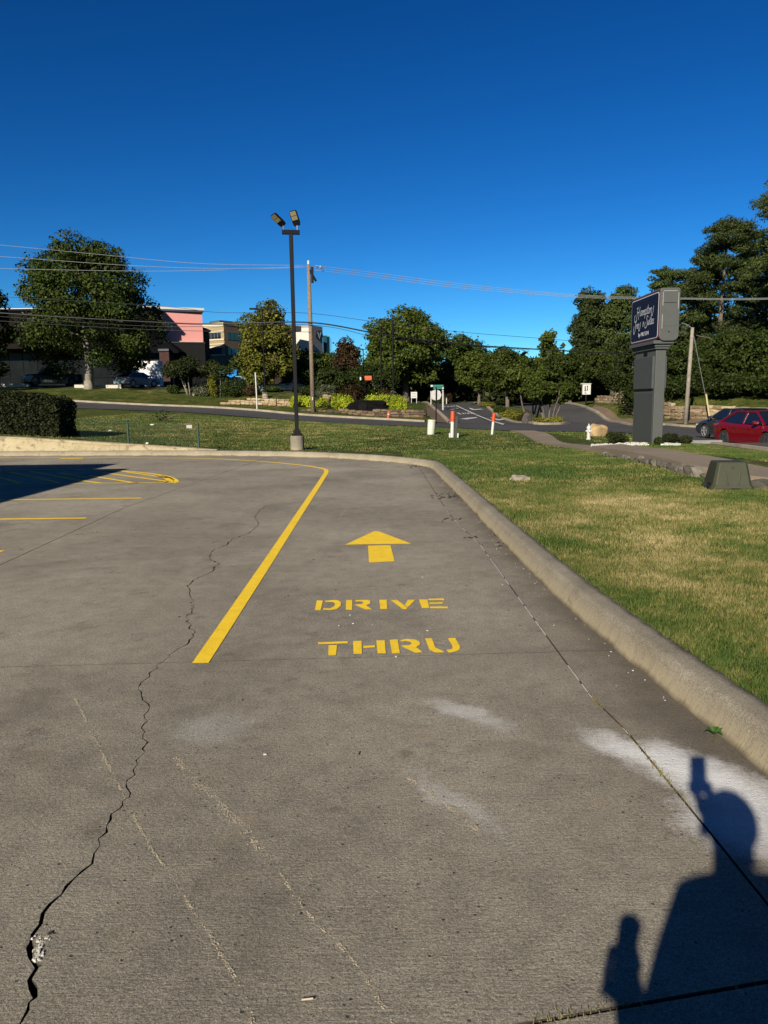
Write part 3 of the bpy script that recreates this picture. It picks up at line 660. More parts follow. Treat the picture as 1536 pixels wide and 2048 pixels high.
# ------------------------------------------------------------------ vegetation
def blob_leaves(blobs, n, size, pine=False, r=random.Random(1), bias=.5, squash=.8):
    """blobs: (cx,cy,cz,rx,ry,rz). returns verts, faces of leaf clumps spread through them"""
    vol = np.array([b[3] * b[4] + b[3] * b[5] + b[4] * b[5] for b in blobs]); vol = vol / vol.sum()
    g = np.random.default_rng(r.randint(0, 99999)); k = g.choice(len(blobs), n, p=vol); B = np.array(blobs)[k]
    d = g.normal(size=(n, 3)); d /= np.linalg.norm(d, axis=1)[:, None]
    rad = (g.random(n) ** (.22 if not pine else .3)); rad = np.where(g.random(n) < .22, rad * g.uniform(1.0, 1.24, n), rad)
    # lumpy outline
    lump = 1 + .16 * np.sin(d[:, 0] * 5 + B[:, 0]) * np.cos(d[:, 2] * 6 + B[:, 1] * 2) + .10 * np.sin(d[:, 1] * 11 + B[:, 2] * 3)
    C = B[:, :3] + d * rad[:, None] * B[:, 3:6] * lump[:, None]
    nrm = d * bias + g.normal(size=(n, 3)) * (1 - bias) * .9 + np.array([0, 0, .25]); nrm /= np.linalg.norm(nrm, axis=1)[:, None]
    a = np.cross(nrm, g.normal(size=(n, 3))); a /= np.linalg.norm(a, axis=1)[:, None]; b = np.cross(nrm, a)
    s = size * g.uniform(.55, 1.35, n); s2 = s * g.uniform(.4, .8, n) * (1 if not pine else .7)
    fq = 5.5 / max(.5, float(np.median(np.array(blobs)[:, 3]))) ** .6
    gap = np.sin(C[:, 0] * fq * .55 + 1.3 * np.sin(C[:, 2] * fq * .4)) * np.sin(C[:, 1] * fq * .5 + 1) + np.sin(C[:, 2] * fq * .6 + C[:, 0] * .7)
    kp_ = (gap > -.75) | (g.random(n) < .25); C, nrm, a, b, s, s2 = C[kp_], nrm[kp_], a[kp_], b[kp_], s[kp_], s2[kp_]
    P = np.stack([C - a * s[:, None], C - b * s2[:, None] + nrm * (s * .15)[:, None], C + a * s[:, None], C + b * s2[:, None] + nrm * (s * .1)[:, None]], 1)
    return P.reshape(-1, 3)
def leaves_me(name, P, mat):
    n = len(P) // 4; me = bpy.data.meshes.new(name); me.vertices.add(len(P)); me.vertices.foreach_set('co', P.astype(np.float32).ravel())
    me.loops.add(n * 4); me.loops.foreach_set('vertex_index', np.arange(n * 4, dtype=np.int32)); me.polygons.add(n)
    me.polygons.foreach_set('loop_start', np.arange(0, n * 4, 4, dtype=np.int32)); me.update(calc_edges=True); me.materials.append(mat); return me
LF_DARK = leaf_mat('dark_oak_leaf', (.022, .038, .006), (.046, .072, .010), (.10, .12, .020))
LF_MID = leaf_mat('mid_green_leaf', (.034, .054, .006), (.070, .098, .012), (.15, .165, .028))
LF_YEL = leaf_mat('yellow_green_leaf', (.10, .12, .015), (.21, .21, .025), (.36, .30, .04))
LF_OLIVE = leaf_mat('olive_green_leaf', (.065, .080, .010), (.15, .155, .018), (.34, .30, .04))
LF_RED = leaf_mat('reddish_leaf', (.035, .024, .010), (.072, .040, .016), (.10, .075, .022))
LF_PINE = leaf_mat('pine_needle', (.030, .050, .012), (.060, .085, .020), (.10, .12, .035))
LF_BRIGHT = leaf_mat('bright_shrub_leaf', (.25, .34, .02), (.52, .62, .03), (.80, .84, .08))
LF_HEDGE = leaf_mat('hedge_leaf', (.016, .026, .007), (.036, .048, .010), (.09, .09, .03))
LF_GREYG = leaf_mat('grey_green_leaf', (.07, .09, .045), (.15, .17, .09), (.28, .28, .17))

def make_crown_blobs(kind, w, hgt, r):
    """crown centred on x=y=0, from z=0 (crown foot) to hgt"""
    bl = []
    if kind == 'round':
        bl.append((0, 0, hgt * .47, w * .36, w * .36, hgt * .40))
        for i in range(34):
            a = r.uniform(0, 2 * PI); u = r.uniform(-.85, 1); rr = math.sqrt(max(0, 1 - u * u * .9)); s = r.uniform(.10, .19) * w
            bl.append((math.cos(a) * rr * w * .37, math.sin(a) * rr * w * .37, hgt * (.46 + u * .38), s, s, s * .75))
    elif kind == 'oak':
        bl.append((0, 0, hgt * .30, w * .34, w * .34, hgt * .24)); bl.append((0, 0, hgt * .62, w * .22, w * .22, hgt * .24))
        for i in range(85):
            a = r.uniform(0, 2 * PI); t = r.uniform(.03, .96) ** 1.15; rr = w * float(np.interp(t, [0, .15, .35, .6, .8, 1], [.30, .41, .40, .31, .22, .06])) * r.uniform(.75, 1.05); s = r.uniform(.05, .12) * w
            bl.append((math.cos(a) * rr, math.sin(a) * rr, hgt * t, s, s, s * .8))
    elif kind == 'tall':
        for i in range(30):
            t = i / 29; rr = (math.sin(PI * (.12 + .8 * t)) ** .8) * w * .34; a = r.uniform(0, 2 * PI); s = r.uniform(.13, .22) * w
            bl.append((math.cos(a) * rr * r.uniform(.3, 1), math.sin(a) * rr * r.uniform(.3, 1), hgt * (.04 + .90 * t), s, s, s * .8))
    elif kind == 'pine':
        n = 70
        for i in range(n):
            t = (i / (n - 1)) ** .85; rr = w * .48 * (1 - .5 * t ** 1.6) * r.uniform(.1, 1) ** .7; a = i * 2.4 + r.uniform(-.6, .6); s = r.uniform(.07, .155) * w
            bl.append((math.cos(a) * rr, math.sin(a) * rr, hgt * (.04 + .93 * t) + r.uniform(-.03, .03) * hgt - rr * .12, s * r.uniform(.8, 1.5), s, s * r.uniform(.4, .65)))
        bl.append((0, 0, hgt * .97, w * .12, w * .12, hgt * .05))
    elif kind == 'umbrella':
        for i in range(16):
            a = r.uniform(0, 2 * PI); rr = r.uniform(.1, .42) * w; s = r.uniform(.14, .22) * w
            bl.append((math.cos(a) * rr, math.sin(a) * rr, hgt * (.3 + .45 * r.random()) * (1 - rr / w * .4), s, s, s * .6))
    elif kind == 'conifer':
        for i in range(26):
            t = i / 25; rr = w * .42 * (1 - t) * r.uniform(.4, 1); a = i * 2.4; s = w * .16 * (1.15 - t)
            bl.append((math.cos(a) * rr, math.sin(a) * rr, hgt * (.02 + .95 * t), s, s, s * .7))
    elif kind == 'bush':
        for i in range(14):
            a = r.uniform(0, 2 * PI); rr = r.uniform(0, .36) * w; s = r.uniform(.16, .26) * w
            bl.append((math.cos(a) * rr, math.sin(a) * rr, max(.3, r.uniform(.25, .66)) * hgt, s, s, hgt * .34))
    return bl
def trunk_me(kind, w, ch, th, tr, bark, r):
    """th: height of the trunk below the crown, ch: crown height"""
    mb = MB(); H = th + ch
    def limb(p0, p1, r0, r1, n=7):
        pts = []; k = 5
        for i in range(k):
            t = i / (k - 1); q = Vector(p0).lerp(Vector(p1), t); q += Vector((r.uniform(-1, 1), r.uniform(-1, 1), 0)) * (.02 * H * math.sin(t * PI)); pts.append(q)
        mb.tube(pts, [r0 + (r1 - r0) * i / (k - 1) for i in range(k)], n); return pts
    if kind in ('umbrella', 'multi'):
        for i in range(5):
            a = i * 1.26 + r.uniform(-.3, .3); tip = (math.cos(a) * w * .28, math.sin(a) * w * .28, th + ch * .5); limb((math.cos(a) * tr * 1.5, math.sin(a) * tr * 1.5, -.3), tip, tr * .6, tr * .2, 6)
    else:
        pts = limb((0, 0, -.4), (r.uniform(-.02, .02) * w, 0, th + ch * (.82 if kind != 'bush' else .35)), tr * 1.15, tr * .18, 9)
        tr > .1 and mb.lathe([(tr * 1.7, -.4), (tr * 1.25, .25), (tr * 1.05, .8)], n=9)
        for i in range(11 if kind not in ('conifer', 'bush') else 3):
            t = r.uniform(.12, .8); z0 = th * .85 + ch * t * .8; a = i * 2.4; L = w * (.36 if kind != 'conifer' else .2) * (1.1 - t * .7)
            limb((0, 0, z0), (math.cos(a) * L, math.sin(a) * L, z0 + ch * (.14 if kind != 'pine' else .04)), tr * .35 * (1 - t * .5), tr * .08, 5)
    m = mb.me('trunk', True); m.materials.append(bark); return m
def tree(name, label, px, pbase, Y, ptop, wpx, kind, mat, n, foot=.28, size=.3, bark=None, group=None, cat='tree', seed=0, tr=None, base=None, bias=.5):
    r = random.Random(seed * 13 + int(px)); b = base or Gd(px, pbase, Y * .8, Y * 1.25) if pbase else None
    if b is None or abs(b.y - Y) > .3: 
        x = PX(px, Y); b = Vector((x, Y, drop(x, Y)))
    top = PY(px, ptop, Y).z; H = top - b.z; w = wpx / F * Y; th = H * foot; ch = H - th
    root = empty(name, b, 0, label, cat, group)
    bl = [(x, y, z + th, a, c, d) for x, y, z, a, c, d in make_crown_blobs(kind, w, ch, r)]
    P = blob_leaves(bl, int(n * 3.0), size * .54, kind == 'pine', r, bias)
    P = P[:]; mesh_obj('crown', leaves_me('crown', P, mat), None, root)
    tk = trunk_me(kind, w, ch, th, tr or max(.06, w * .028), bark or BARK, r); mesh_obj('trunk', tk, None, root)
    return root

# left group
tree('oak_tree', 'big round dark oak with pale trunk in front of the dark storefront', 180, 777, 72, 480, 322, 'oak', LF_DARK, 27000, .17, .24, PALEBARK, tr=.38, seed=2)
tree('oak_tree', 'dark oak cut by the left picture edge', -74, 777, 68, 480, 240, 'oak', LF_DARK, 14000, .10, .25, seed=3)
tree('crape_myrtle', 'small dark spreading tree with several pale stems beside the pink wall', 382, 785, 69, 700, 105, 'umbrella', LF_HEDGE, 5000, .30, .17, PALEBARK, tr=.12, seed=4)
tree('crape_myrtle', 'thin-stemmed little tree in front of the blue awning', 440, 790, 69, 722, 60, 'umbrella', LF_MID, 1200, .40, .14, PALEBARK, tr=.08, seed=5)
tree('shade_tree', 'yellow-green tree behind the double-armed parking lamp', 533, 787, 77, 612, 136, 'tall', LF_OLIVE, 9000, .14, .26, seed=6, tr=.26)
tree('shade_tree', 'dark green tree left of the yellow-green tree and below the brick building', 488, 787, 84, 704, 56, 'round', LF_DARK, 3000, .1, .26, seed=7)
tree('shade_tree', 'dark green tree rising between black lamp post and utility pole', 600, 790, 82, 696, 100, 'round', LF_DARK, 6500, .04, .26, seed=8)
tree('shade_tree', 'green tree directly behind the wooden utility pole', 645, 795, 86, 700, 100, 'round', LF_MID, 5000, .04, .26, seed=9)
tree('maple_tree', 'reddish-brown maple beside the white hospital tower', 697, 795, 84, 683, 80, 'tall', LF_RED, 5000, .08, .24, seed=10)
tree('shade_tree', 'low brown-green tree beneath the orange sign', 672, 798, 78, 730, 80, 'round', LF_DARK, 3400, .02, .22, seed=11)
tree('shade_tree', 'dark understory tree in front of the tall round tree', 745, 800, 80, 728, 110, 'round', LF_DARK, 4200, .02, .24, seed=12)
tree('shade_tree', 'tall broad green tree left of the side street', 812, 806, 92, 606, 175, 'round', LF_MID, 15000, .12, .30, seed=13, tr=.4)
tree('shade_tree', 'green crown reaching left of the tall broad tree', 765, 806, 96, 640, 90, 'tall', LF_MID, 5000, .1, .30, seed=14)
tree('shade_tree', 'dark tree behind the street name sign', 893, 806, 108, 655, 130, 'round', LF_DARK, 7000, .12, .34, seed=15)
tree('shade_tree', 'dark rounded tree over the end of the side street', 948, 806, 116, 672, 112, 'round', LF_DARK, 6000, .12, .36, seed=16)
tree('shade_tree', 'dark tree standing low behind the small white sign', 850, 806, 104, 722, 130, 'round', LF_DARK, 5000, .02, .32, seed=17)
tree('shade_tree', 'darkest low tree at the far end of the side street', 930, 805, 122, 716, 150, 'round', LF_DARK, 6500, .05, .36, seed=18)
# island and right-hand grove
GR = 'round green trees massed between the two roads'
tree('shade_tree', 'round green tree at the left of the grove over the side street', 958, 808, 84, 698, 96, 'round', LF_MID, 6500, .30, .25, seed=19)
tree('shade_tree', 'round green tree next right in the grove', 1015, 812, 78, 694, 112, 'round', LF_MID, 7500, .22, .25, seed=20)
tree('crape_myrtle', 'multi-stemmed tree on the planted island behind the purple shrub', 1062, 838, 56, 716, 118, 'umbrella', LF_MID, 6500, .30, .19, BARK, tr=.15, seed=21)
tree('crape_myrtle', 'multi-stemmed tree at the nose of the planted island', 1098, 842, 54, 738, 110, 'umbrella', LF_MID, 5500, .30, .18, BARK, tr=.15, seed=22)
tree('shade_tree', 'tall thin crown standing above the grove beside the open sky gap', 1095, 812, 96, 662, 62, 'tall', LF_MID, 3600, .1, .28, seed=23)
tree('shade_tree', 'green tree behind the island, right of the thin crown', 1075, 812, 90, 706, 120, 'round', LF_MID, 7000, .06, .28, seed=24)
tree('shade_tree', 'green tree between the island and the white yard sign', 1140, 812, 84, 698, 110, 'round', LF_DARK, 6500, .12, .27, seed=25)
tree('shade_tree', 'tree with a bare trunk right of the white yard sign', 1226, 800, 78, 690, 120, 'round', LF_MID, 7000, .38, .25, seed=26, tr=.3)
tree('pine_tree', 'tall mixed tree at the left end of the pine row', 1178, 800, 92, 576, 100, 'tall', LF_PINE, 9000, .18, .27, seed=27, tr=.3)
tree('pine_tree', 'pine behind the tall sign cabinet', 1236, 800, 90, 578, 110, 'tall', LF_PINE, 9000, .2, .27, seed=28, tr=.3)
tree('pine_tree', 'wispy grey-green pine just right above the sign cabinet', 1318, 800, 88, 536, 95, 'pine', LF_PINE, 6500, .3, .27, seed=29, tr=.3)
tree('pine_tree', 'tallest full pine left of the picture edge group', 1434, 810, 78, 436, 150, 'pine', LF_PINE, 17000, .22, .22, seed=30, tr=.33)
tree('pine_tree', 'pine filling the gap right of the tallest full pine', 1497, 810, 82, 462, 120, 'pine', LF_PINE, 12000, .3, .22, seed=31, tr=.33)
tree('pine_tree', 'highest pine crown cut by the right picture edge', 1562, 810, 70, 345, 180, 'pine', LF_PINE, 16000, .40, .22, seed=32, tr=.33)
tree('pine_tree', 'thinner pine trunk between sign and leaning wooden pole', 1368, 810, 84, 540, 120, 'pine', LF_PINE, 9000, .28, .26, seed=33, tr=.3)
for i, (px, Y, pt, w, lab) in enumerate([(1262, 70, 668, 120, 'leafy tree right behind the sign column'), (1330, 66, 690, 110, 'leafy tree between sign column and wooden pole'), (1392, 63, 672, 120, 'leafy tree right behind the leaning wooden pole'), (1450, 61, 664, 125, 'leafy tree over the grey car'), (1512, 58, 650, 135, 'leafy tree over the red car'), (1580, 57, 640, 150, 'leafy tree at the right picture edge')]):
    tree('understory_tree', lab, px, 0, Y, pt, w, 'round', LF_DARK, 6500, .0, .21, seed=40 + i, group='leafy trees behind the right-hand stone wall')
for i, (px, Y, pt, w, lab) in enumerate([(1290, 62, 752, 130, 'low shrub mass behind the wall left of the sign column'), (1385, 60.5, 742, 130, 'low shrub mass behind the wall beside the wooden pole'), (1475, 57, 745, 140, 'low shrub mass behind the wall above the cars'), (1570, 54, 740, 140, 'low shrub mass behind the wall at the picture edge')]):
    tree('shrub', lab, px, 0, Y, pt, w, 'bush', LF_DARK, 3500, .0, .2, seed=50 + i, cat='shrub', group='shrubs behind the right-hand stone wall')
tree('pine_tree', 'dense pine filling between the tallest pine and the sign cabinet', 1405, 810, 88, 500, 120, 'pine', LF_PINE, 9000, .15, .26, seed=34, tr=.33)
tree('pine_tree', 'pine low behind the wires at the right edge', 1520, 810, 90, 520, 150, 'pine', LF_PINE, 10000, .1, .26, seed=35, tr=.33)
tree('pine_tree', 'mixed tree between the sign cabinet and the grove', 1205, 800, 98, 600, 120, 'tall', LF_PINE, 6000, .1, .28, seed=36, tr=.3)
# far wood that reads as one mass
r = random.Random(5); bl = []
for i in range(120):
    px = r.uniform(-500, 2100); Y_ = r.uniform(118, 160) if px > 700 else r.uniform(165, 185); x = PX(px, Y_); z = drop(x, Y_); hh = 7 if px < 980 else 9
    if px < 720: hh = 6
    bl.append((x, Y_, z + r.uniform(.2, .8) * hh, 5, 4, hh * .35))
P = blob_leaves(bl, 26000, .75, False, r, .4); o = mesh_obj('distant_woods', leaves_me('distant_woods', P, LF_DARK), None); tag(o, 'dark mass of woods closing the view behind the trees', kind='stuff')
r = random.Random(6); bl = []
for px, Y_, zt in [(880, 100, 3), (910, 112, 4), (960, 104, 4), (1000, 100, 4), (1040, 96, 4), (1090, 94, 4), (1130, 92, 4), (930, 118, 5), (1180, 88, 4), (1230, 86, 4), (1290, 84, 5), (1360, 82, 5), (1430, 80, 5), (1500, 78, 5), (1580, 76, 5), (720, 96, 3), (690, 94, 3), (650, 96, 3), (780, 98, 4), (830, 104, 4)]:
    x = PX(px, Y_); z = drop(x, Y_); bl.append((x, Y_, z + zt * .55, 4.2, 2.5, zt * .8))
P = blob_leaves(bl, 15000, .42, False, r, .4); o = mesh_obj('undergrowth', leaves_me('undergrowth', P, LF_HEDGE), None); tag(o, 'dark undergrowth filling the foot of the woods', kind='stuff')

# hedge on the retaining wall, left
def hedge(name, label, x0, x1, y0, y1, z0, z1, mat, n, size):
    g = np.random.default_rng(3); 
    def lump(x, z): return .07 * np.sin(x * 2.3) + .05 * np.sin(z * 4 + x) + .04 * np.sin(x * 6.1)
    faces = []; w = x1 - x0; hh = z1 - z0; d = y1 - y0
    ns = [int(n * a / (w * hh * 2 + w * d + d * hh)) for a in (w * hh, w * hh, w * d, d * hh)]
    C = []; Nn = []
    for k, m in enumerate(ns):
        u = g.random(m); v = g.random(m)
        if k == 0: c = np.c_[x0 + u * w, y0 + 0 * u, z0 + v * hh]; nn = (0, -1, .2)
        elif k == 1: c = np.c_[x0 + u * w, y1 + 0 * u, z0 + v * hh]; nn = (0, 1, .2)
        elif k == 2: c = np.c_[x0 + u * w, y0 + v * d, z1 + 0 * u]; nn = (0, 0, 1)
        else: c = np.c_[x1 + 0 * u, y0 + u * d, z0 + v * hh]; nn = (1, 0, .2)
        l = lump(c[:, 0], c[:, 2]); c = c + np.array(nn)[None] * l[:, None] - np.array(nn)[None] * (g.random(m) ** 2 * .22)[:, None]
        C.append(c); Nn.append(np.tile(nn, (m, 1)))
    C = np.concatenate(C); Nn = np.concatenate(Nn); m = len(C)
    # rounded end
    ex = np.clip((C[:, 0] - (x1 - .35)) / .35, 0, 1) * np.clip((C[:, 2] - (z1 - .35)) / .35, 0, 1); C[:, 2] -= ex * .16; C[:, 0] -= ex * .14
    nrm = Nn * .5 + g.normal(size=(m, 3)) * .55; nrm /= np.linalg.norm(nrm, axis=1)[:, None]
    a = np.cross(nrm, g.normal(size=(m, 3))); a /= np.linalg.norm(a, axis=1)[:, None]; b = np.cross(nrm, a); s = size * g.uniform(.6, 1.3, m)
    P = np.stack([C - a * s[:, None], C - b * (s * .6)[:, None], C + a * s[:, None], C + b * (s * .6)[:, None]], 1).reshape(-1, 3)
    root = empty(name, (x1, y0, z0), 0, label, 'hedge'); M = np.array([x1, y0, z0]); mesh_obj('foliage', leaves_me('foliage', P - M, mat), None, root)
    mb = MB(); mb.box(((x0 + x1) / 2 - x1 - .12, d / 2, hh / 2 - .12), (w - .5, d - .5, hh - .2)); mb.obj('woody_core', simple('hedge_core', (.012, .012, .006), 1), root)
    for k in range(12): MB().tube([(-w + w * (k + .5) / 12.3, d / 2, -.25), (-w + w * (k + .5) / 12, d / 2 + .05, .5)], .03, 5).obj('stem', BARK, root)
    return root
zb = h(-11.5, 25)
hedge('hedge', 'trimmed dark hedge behind the low retaining wall at left', -22, PX(150, 26.5), 25.0, 26.5, drop(-13, 25) - .15, PY(80, 789, 25).z, LF_HEDGE, 60000, .045)

# bright shrubs along the upper terrace
sh = [(590, 60.5, 790, 34, LF_BRIGHT), (618, 60.5, 790, 34, LF_BRIGHT), (644, 60.3, 795, 30, LF_BRIGHT), (673, 60, 786, 34, LF_BRIGHT), (694, 59.5, 788, 34, LF_BRIGHT), (742, 60.6, 788, 34, LF_BRIGHT), (764, 60.2, 787, 38, LF_BRIGHT), (788, 59.5, 788, 36, LF_BRIGHT), (802, 59.4, 792, 24, LF_BRIGHT)]
for i, (px, Y_, pt, w, m) in enumerate(sh):
    lab = ['leftmost bright lime-green shrub beside the black lamp post', 'lime-green shrub just left of the wooden utility pole', 'lime-green shrub just right of the wooden utility pole', 'lime-green shrub next right after the stone gap', 'lime-green shrub at the left end of the black monument sign', 'lime-green shrub growing over the top of the black monument sign', 'lime-green shrub at the right end of the black monument sign', 'lime-green shrub near the end of the terrace', 'smallest lime-green shrub at the corner of the terrace'][i]
    tree('shrub', lab, px, 0, Y_, pt, w, 'bush', m, 2200, .0, .085, cat='shrub', seed=60 + i, group='lime-green shrubs on the terrace', tr=.03)
bs = [(350, 70, 768, 30, LF_DARK, 'dark low bush at the foot of the pale-stemmed tree'), (405, 69, 762, 40, LF_GREYG, 'grey-brown bush right of the pale-stemmed tree'), (470, 68.5, 755, 70, LF_DARK, 'wide brushy dark bush below the blue awning'), (500, 68, 770, 50, LF_RED, 'reddish dry bush left of the white marker post'), (427, 68.5, 748, 24, LF_YEL, 'small yellow-green bush beside the blue awning'), (651, 66, 768, 34, LF_GREYG, 'pale grey-green bush behind the utility pole'), (705, 66, 768, 70, LF_RED, 'reddish bush bed behind the lime shrubs'), (768, 64, 775, 40, LF_RED, 'brown-red bush above the monument sign'), (787, 63, 778, 24, LF_GREYG, 'small pale bush at the end of the terrace'), (548, 70, 772, 40, LF_DARK, 'dark bush under the yellow-green tree'), (615, 68, 770, 50, LF_DARK, 'dark bush behind the white parked car'),
      (880, 88, 790, 46, LF_DARK, 'dark bush at the left of the side street end'), (895, 90, 786, 30, LF_RED, 'brownish bush behind the white sign post')]
for i, (px, Y_, pt, w, m, lab) in enumerate(bs): tree('shrub', lab, px, 0, Y_, pt, w, 'bush', m, 1600, .0, .12, cat='shrub', seed=80 + i, tr=.03)
isb = [(1107, 49.5, 832, 60, LF_YEL, 2600, 'yellow-green spreading plant at the island nose'), (1020, 62, 817, 50, LF_YEL, 1800, 'low yellow-green plants on the left side of the island'), (975, 76, 803, 40, LF_YEL, 1500, 'low plants at the far end of the island'), (1055, 54, 820, 36, LF_RED, 1300, 'dark red-brown shrub in the middle of the island'), (1080, 50.5, 834, 34, LF_YEL, 1300, 'yellow plant beside the island boulder'), (998, 68, 808, 30, LF_DARK, 1300, 'dark low shrub on the island')]
for i, (px, Y_, pt, w, m, n, lab) in enumerate(isb): tree('shrub', lab, px, 0, Y_, pt, w, 'bush', m, n, .0, .08, cat='shrub', seed=100 + i, tr=.02)
for i, (px, Y_, pt, w, lab) in enumerate([(1236, 22.6, 864, 46, 'dark low shrub left of the sign column'), (1322, 21.2, 874, 26, 'green clump against the sign column'), (1346, 22.4, 866, 36, 'dark shrub right of the sign column'), (1374, 22.8, 871, 26, 'smaller dark shrub at the right end of the sign bed')]):
    tree('shrub', lab, px, 0, Y_, pt, w, 'bush', LF_HEDGE if i != 1 else LF_DARK, 2600, .0, .035, cat='shrub', seed=110 + i, tr=.02, group='low shrubs in the sign bed')

# ------------------------------------------------------------------ stone walls, each stone a part
def stone_wall(name, label, P, Hs, mats, course=.28, depth=.45, seed=0, lens=(.4, .9), maxn=295, zoff=0):
    r = random.Random(seed); root = empty(name, (P[0].x, P[0].y, drop(P[0].x, P[0].y)), 0, label, 'wall'); o0 = root.location.copy()
    protos = [rock_me('stone', seed * 10 + i, 1, .22) for i in range(5)]
    for i, m in enumerate(protos): m.materials.append(mats)
    Q = res(P, 200); D = [0]
    for i in range(1, 200): D.append(D[-1] + (Q[i] - Q[i - 1]).length)
    Lt = D[-1]; D = np.array(D); xs = np.array([q.x for q in Q]); ys = np.array([q.y for q in Q])
    # mortar core
    core = MB(); vs = []; fs = []; n = 80
    for i in range(n):
        s = Lt * i / (n - 1); x = np.interp(s, D, xs); y = np.interp(s, D, ys); x2 = np.interp(min(s + .1, Lt), D, xs); y2 = np.interp(min(s + .1, Lt), D, ys); x1 = np.interp(max(s - .1, 0), D, xs); y1 = np.interp(max(s - .1, 0), D, ys)
        t = Vector((x2 - x1, y2 - y1, 0)).normalized(); nn = Vector((-t.y, t.x, 0)); zz = drop(x, y); hh = np.interp(s / Lt, np.linspace(0, 1, len(Hs)), Hs)
        for a, z in ((.06, -.3), (.06, hh - .05), (depth, hh - .05), (depth, -.3)): p = Vector((x, y, zz + z + zoff)) + nn * a - o0; vs.append(p)
    for i in range(n - 1):
        for q in range(4): fs.append((i * 4 + q, i * 4 + (q + 1) % 4, (i + 1) * 4 + (q + 1) % 4, (i + 1) * 4 + q))
    fs.append((0, 1, 2, 3)); fs.append(tuple(4 * (n - 1) + q for q in range(4)))
    core.add(vs, fs); core.obj('wall_core', SOIL, root); cnt = 0; rest = MB()
    ncourse = int(max(Hs) / course) + 1
    for c in range(ncourse):
        s = r.uniform(0, .3)
        while s < Lt:
            l = r.uniform(*lens); sm = s + l / 2
            if sm > Lt: break
            hh = np.interp(sm / Lt, np.linspace(0, 1, len(Hs)), Hs)
            if (c + .5) * course <= hh + .04:
                x = np.interp(sm, D, xs); y = np.interp(sm, D, ys); a = np.interp(s, D, xs), np.interp(s, D, ys); b = np.interp(s + l, D, xs), np.interp(s + l, D, ys); ang = math.atan2(b[1] - a[1], b[0] - a[0])
                nn = Vector((-math.sin(ang), math.cos(ang), 0)); p = Vector((x, y, drop(x, y) + course * (c + .5) + zoff + r.uniform(-.02, .02))) + nn * (.12 + r.uniform(-.03, .03)) - o0
                if cnt < maxn:
                    o = mesh_obj('stone', r.choice(protos), None, root, p, (0, 0, ang)); o.scale = (l * 1.02, .34, course * r.uniform(.9, 1.08)); cnt += 1
                else: rest.box(p, (l * .95, .3, course * .9), ang)
            s += l + .015
    if rest.v: o = rest.obj('rear_stones', mats, root); o['kind'] = 'stuff'
    return root
def gp(l): return [Gd(px, py, Y_ * .8, Y_ * 1.25) if False else V(PX(px, Y_), Y_) for px, py, Y_ in l]
stone_wall('stone_wall', 'long tan stacked-stone wall at right behind the grey pole', gp([(1188, 805, 76), (1230, 818, 69), (1266, 830, 63), (1329, 835, 57.2), (1404, 838, 52), (1536, 846, 47.5), (1680, 850, 44)]), [.5, .8, 1.25, 1.15, .98, .95, .95], STONE, .24, seed=1, lens=(.55, 1.3))
stone_wall('stone_wall', 'low pale stacked-stone wall left of the lime shrubs', gp([(436, 800, 64), (480, 806, 63), (535, 811, 62), (585, 813, 61)]), [.12, .4, .55, .55], STONE, .19, seed=2, lens=(.3, .6))
stone_wall('stone_wall', 'low curved brown stone wall below the shrubs and orange post', gp([(600, 826, 57.6), (650, 828, 57.2), (700, 831, 56.8), (755, 833, 56.3), (805, 836, 55.8), (852, 836, 55.5)]), [.12, .18, .3, .42, .55, .55], DARKSTONE, .18, seed=3, lens=(.3, .65))
stone_wall('stone_wall', 'short tan stone wall behind the utility pole between shrubs', gp([(640, 812, 61.5), (665, 813, 61.5)]), [.9, .9], STONE, .2, seed=4, lens=(.3, .55))
# retaining wall at the left kerb
rw = empty('retaining_wall', (-5.3, 21.9, .15), 0, 'rough cream retaining wall sloping down beside the far kerb', 'retaining wall'); o0 = Vector((-5.3, 21.9, .15))
def rwm():
    m, nt, b = newmat('cream_wall'); v = geo(nt).outputs['Position']
    c = ramp(nt, noise(nt, v, 1.2, 5, .7), [(.3, (.52, .42, .24)), (.7, (.72, .62, .40))]); c = mixc(nt, ramp(nt, noise(nt, v, 5, 5, .75), [(.52, 0), (.66, .8)]), c, (.22, .16, .10))
    c = mixc(nt, ramp(nt, noise(nt, v, 1.0, 5, .75), [(.55, 0), (.7, .6)]), c, (.30, .24, .15))
    nt.links.new(c, b.inputs['Base Color']); b.inputs['Roughness'].default_value = .9; bump(nt, b, noise(nt, v, 14, 5, .8), 1, .03); return m
CREAM = rwm(); lx = [p for p in offset_path(kpath, .232) if p.x < -5.0]; cut = [0]; lx2 = offset_path(lx, .2)
kcut = list(range(0, len(lx), 12)) + [len(lx) - 1]
for a, b in zip(kcut[:-1], kcut[1:]):
    if b <= a: continue
    mb = MB(); vs = []; fs = []
    for i in range(a, b + 1):
        p, q = lx[i], lx2[i]
        if i == a and a: p = p.lerp(lx[i + 1], .02); q = q.lerp(lx2[i + 1], .02)
        zt = max(wall_h(p.x) + .02, .16)
        for c, z in ((p, .0), (p, zt), (q, zt + .01), (q, 0)): vs.append(Vector((c.x, c.y, z)) - o0)
    n = b - a + 1
    for i in range(n - 1):
        for k in range(4): fs.append((i * 4 + k, i * 4 + (k + 1) % 4, (i + 1) * 4 + (k + 1) % 4, (i + 1) * 4 + k))
    fs += [(0, 1, 2, 3), tuple(4 * (n - 1) + k for k in range(4))]; mb.add(vs, fs); mb.obj('wall_panel', CREAM, rw)

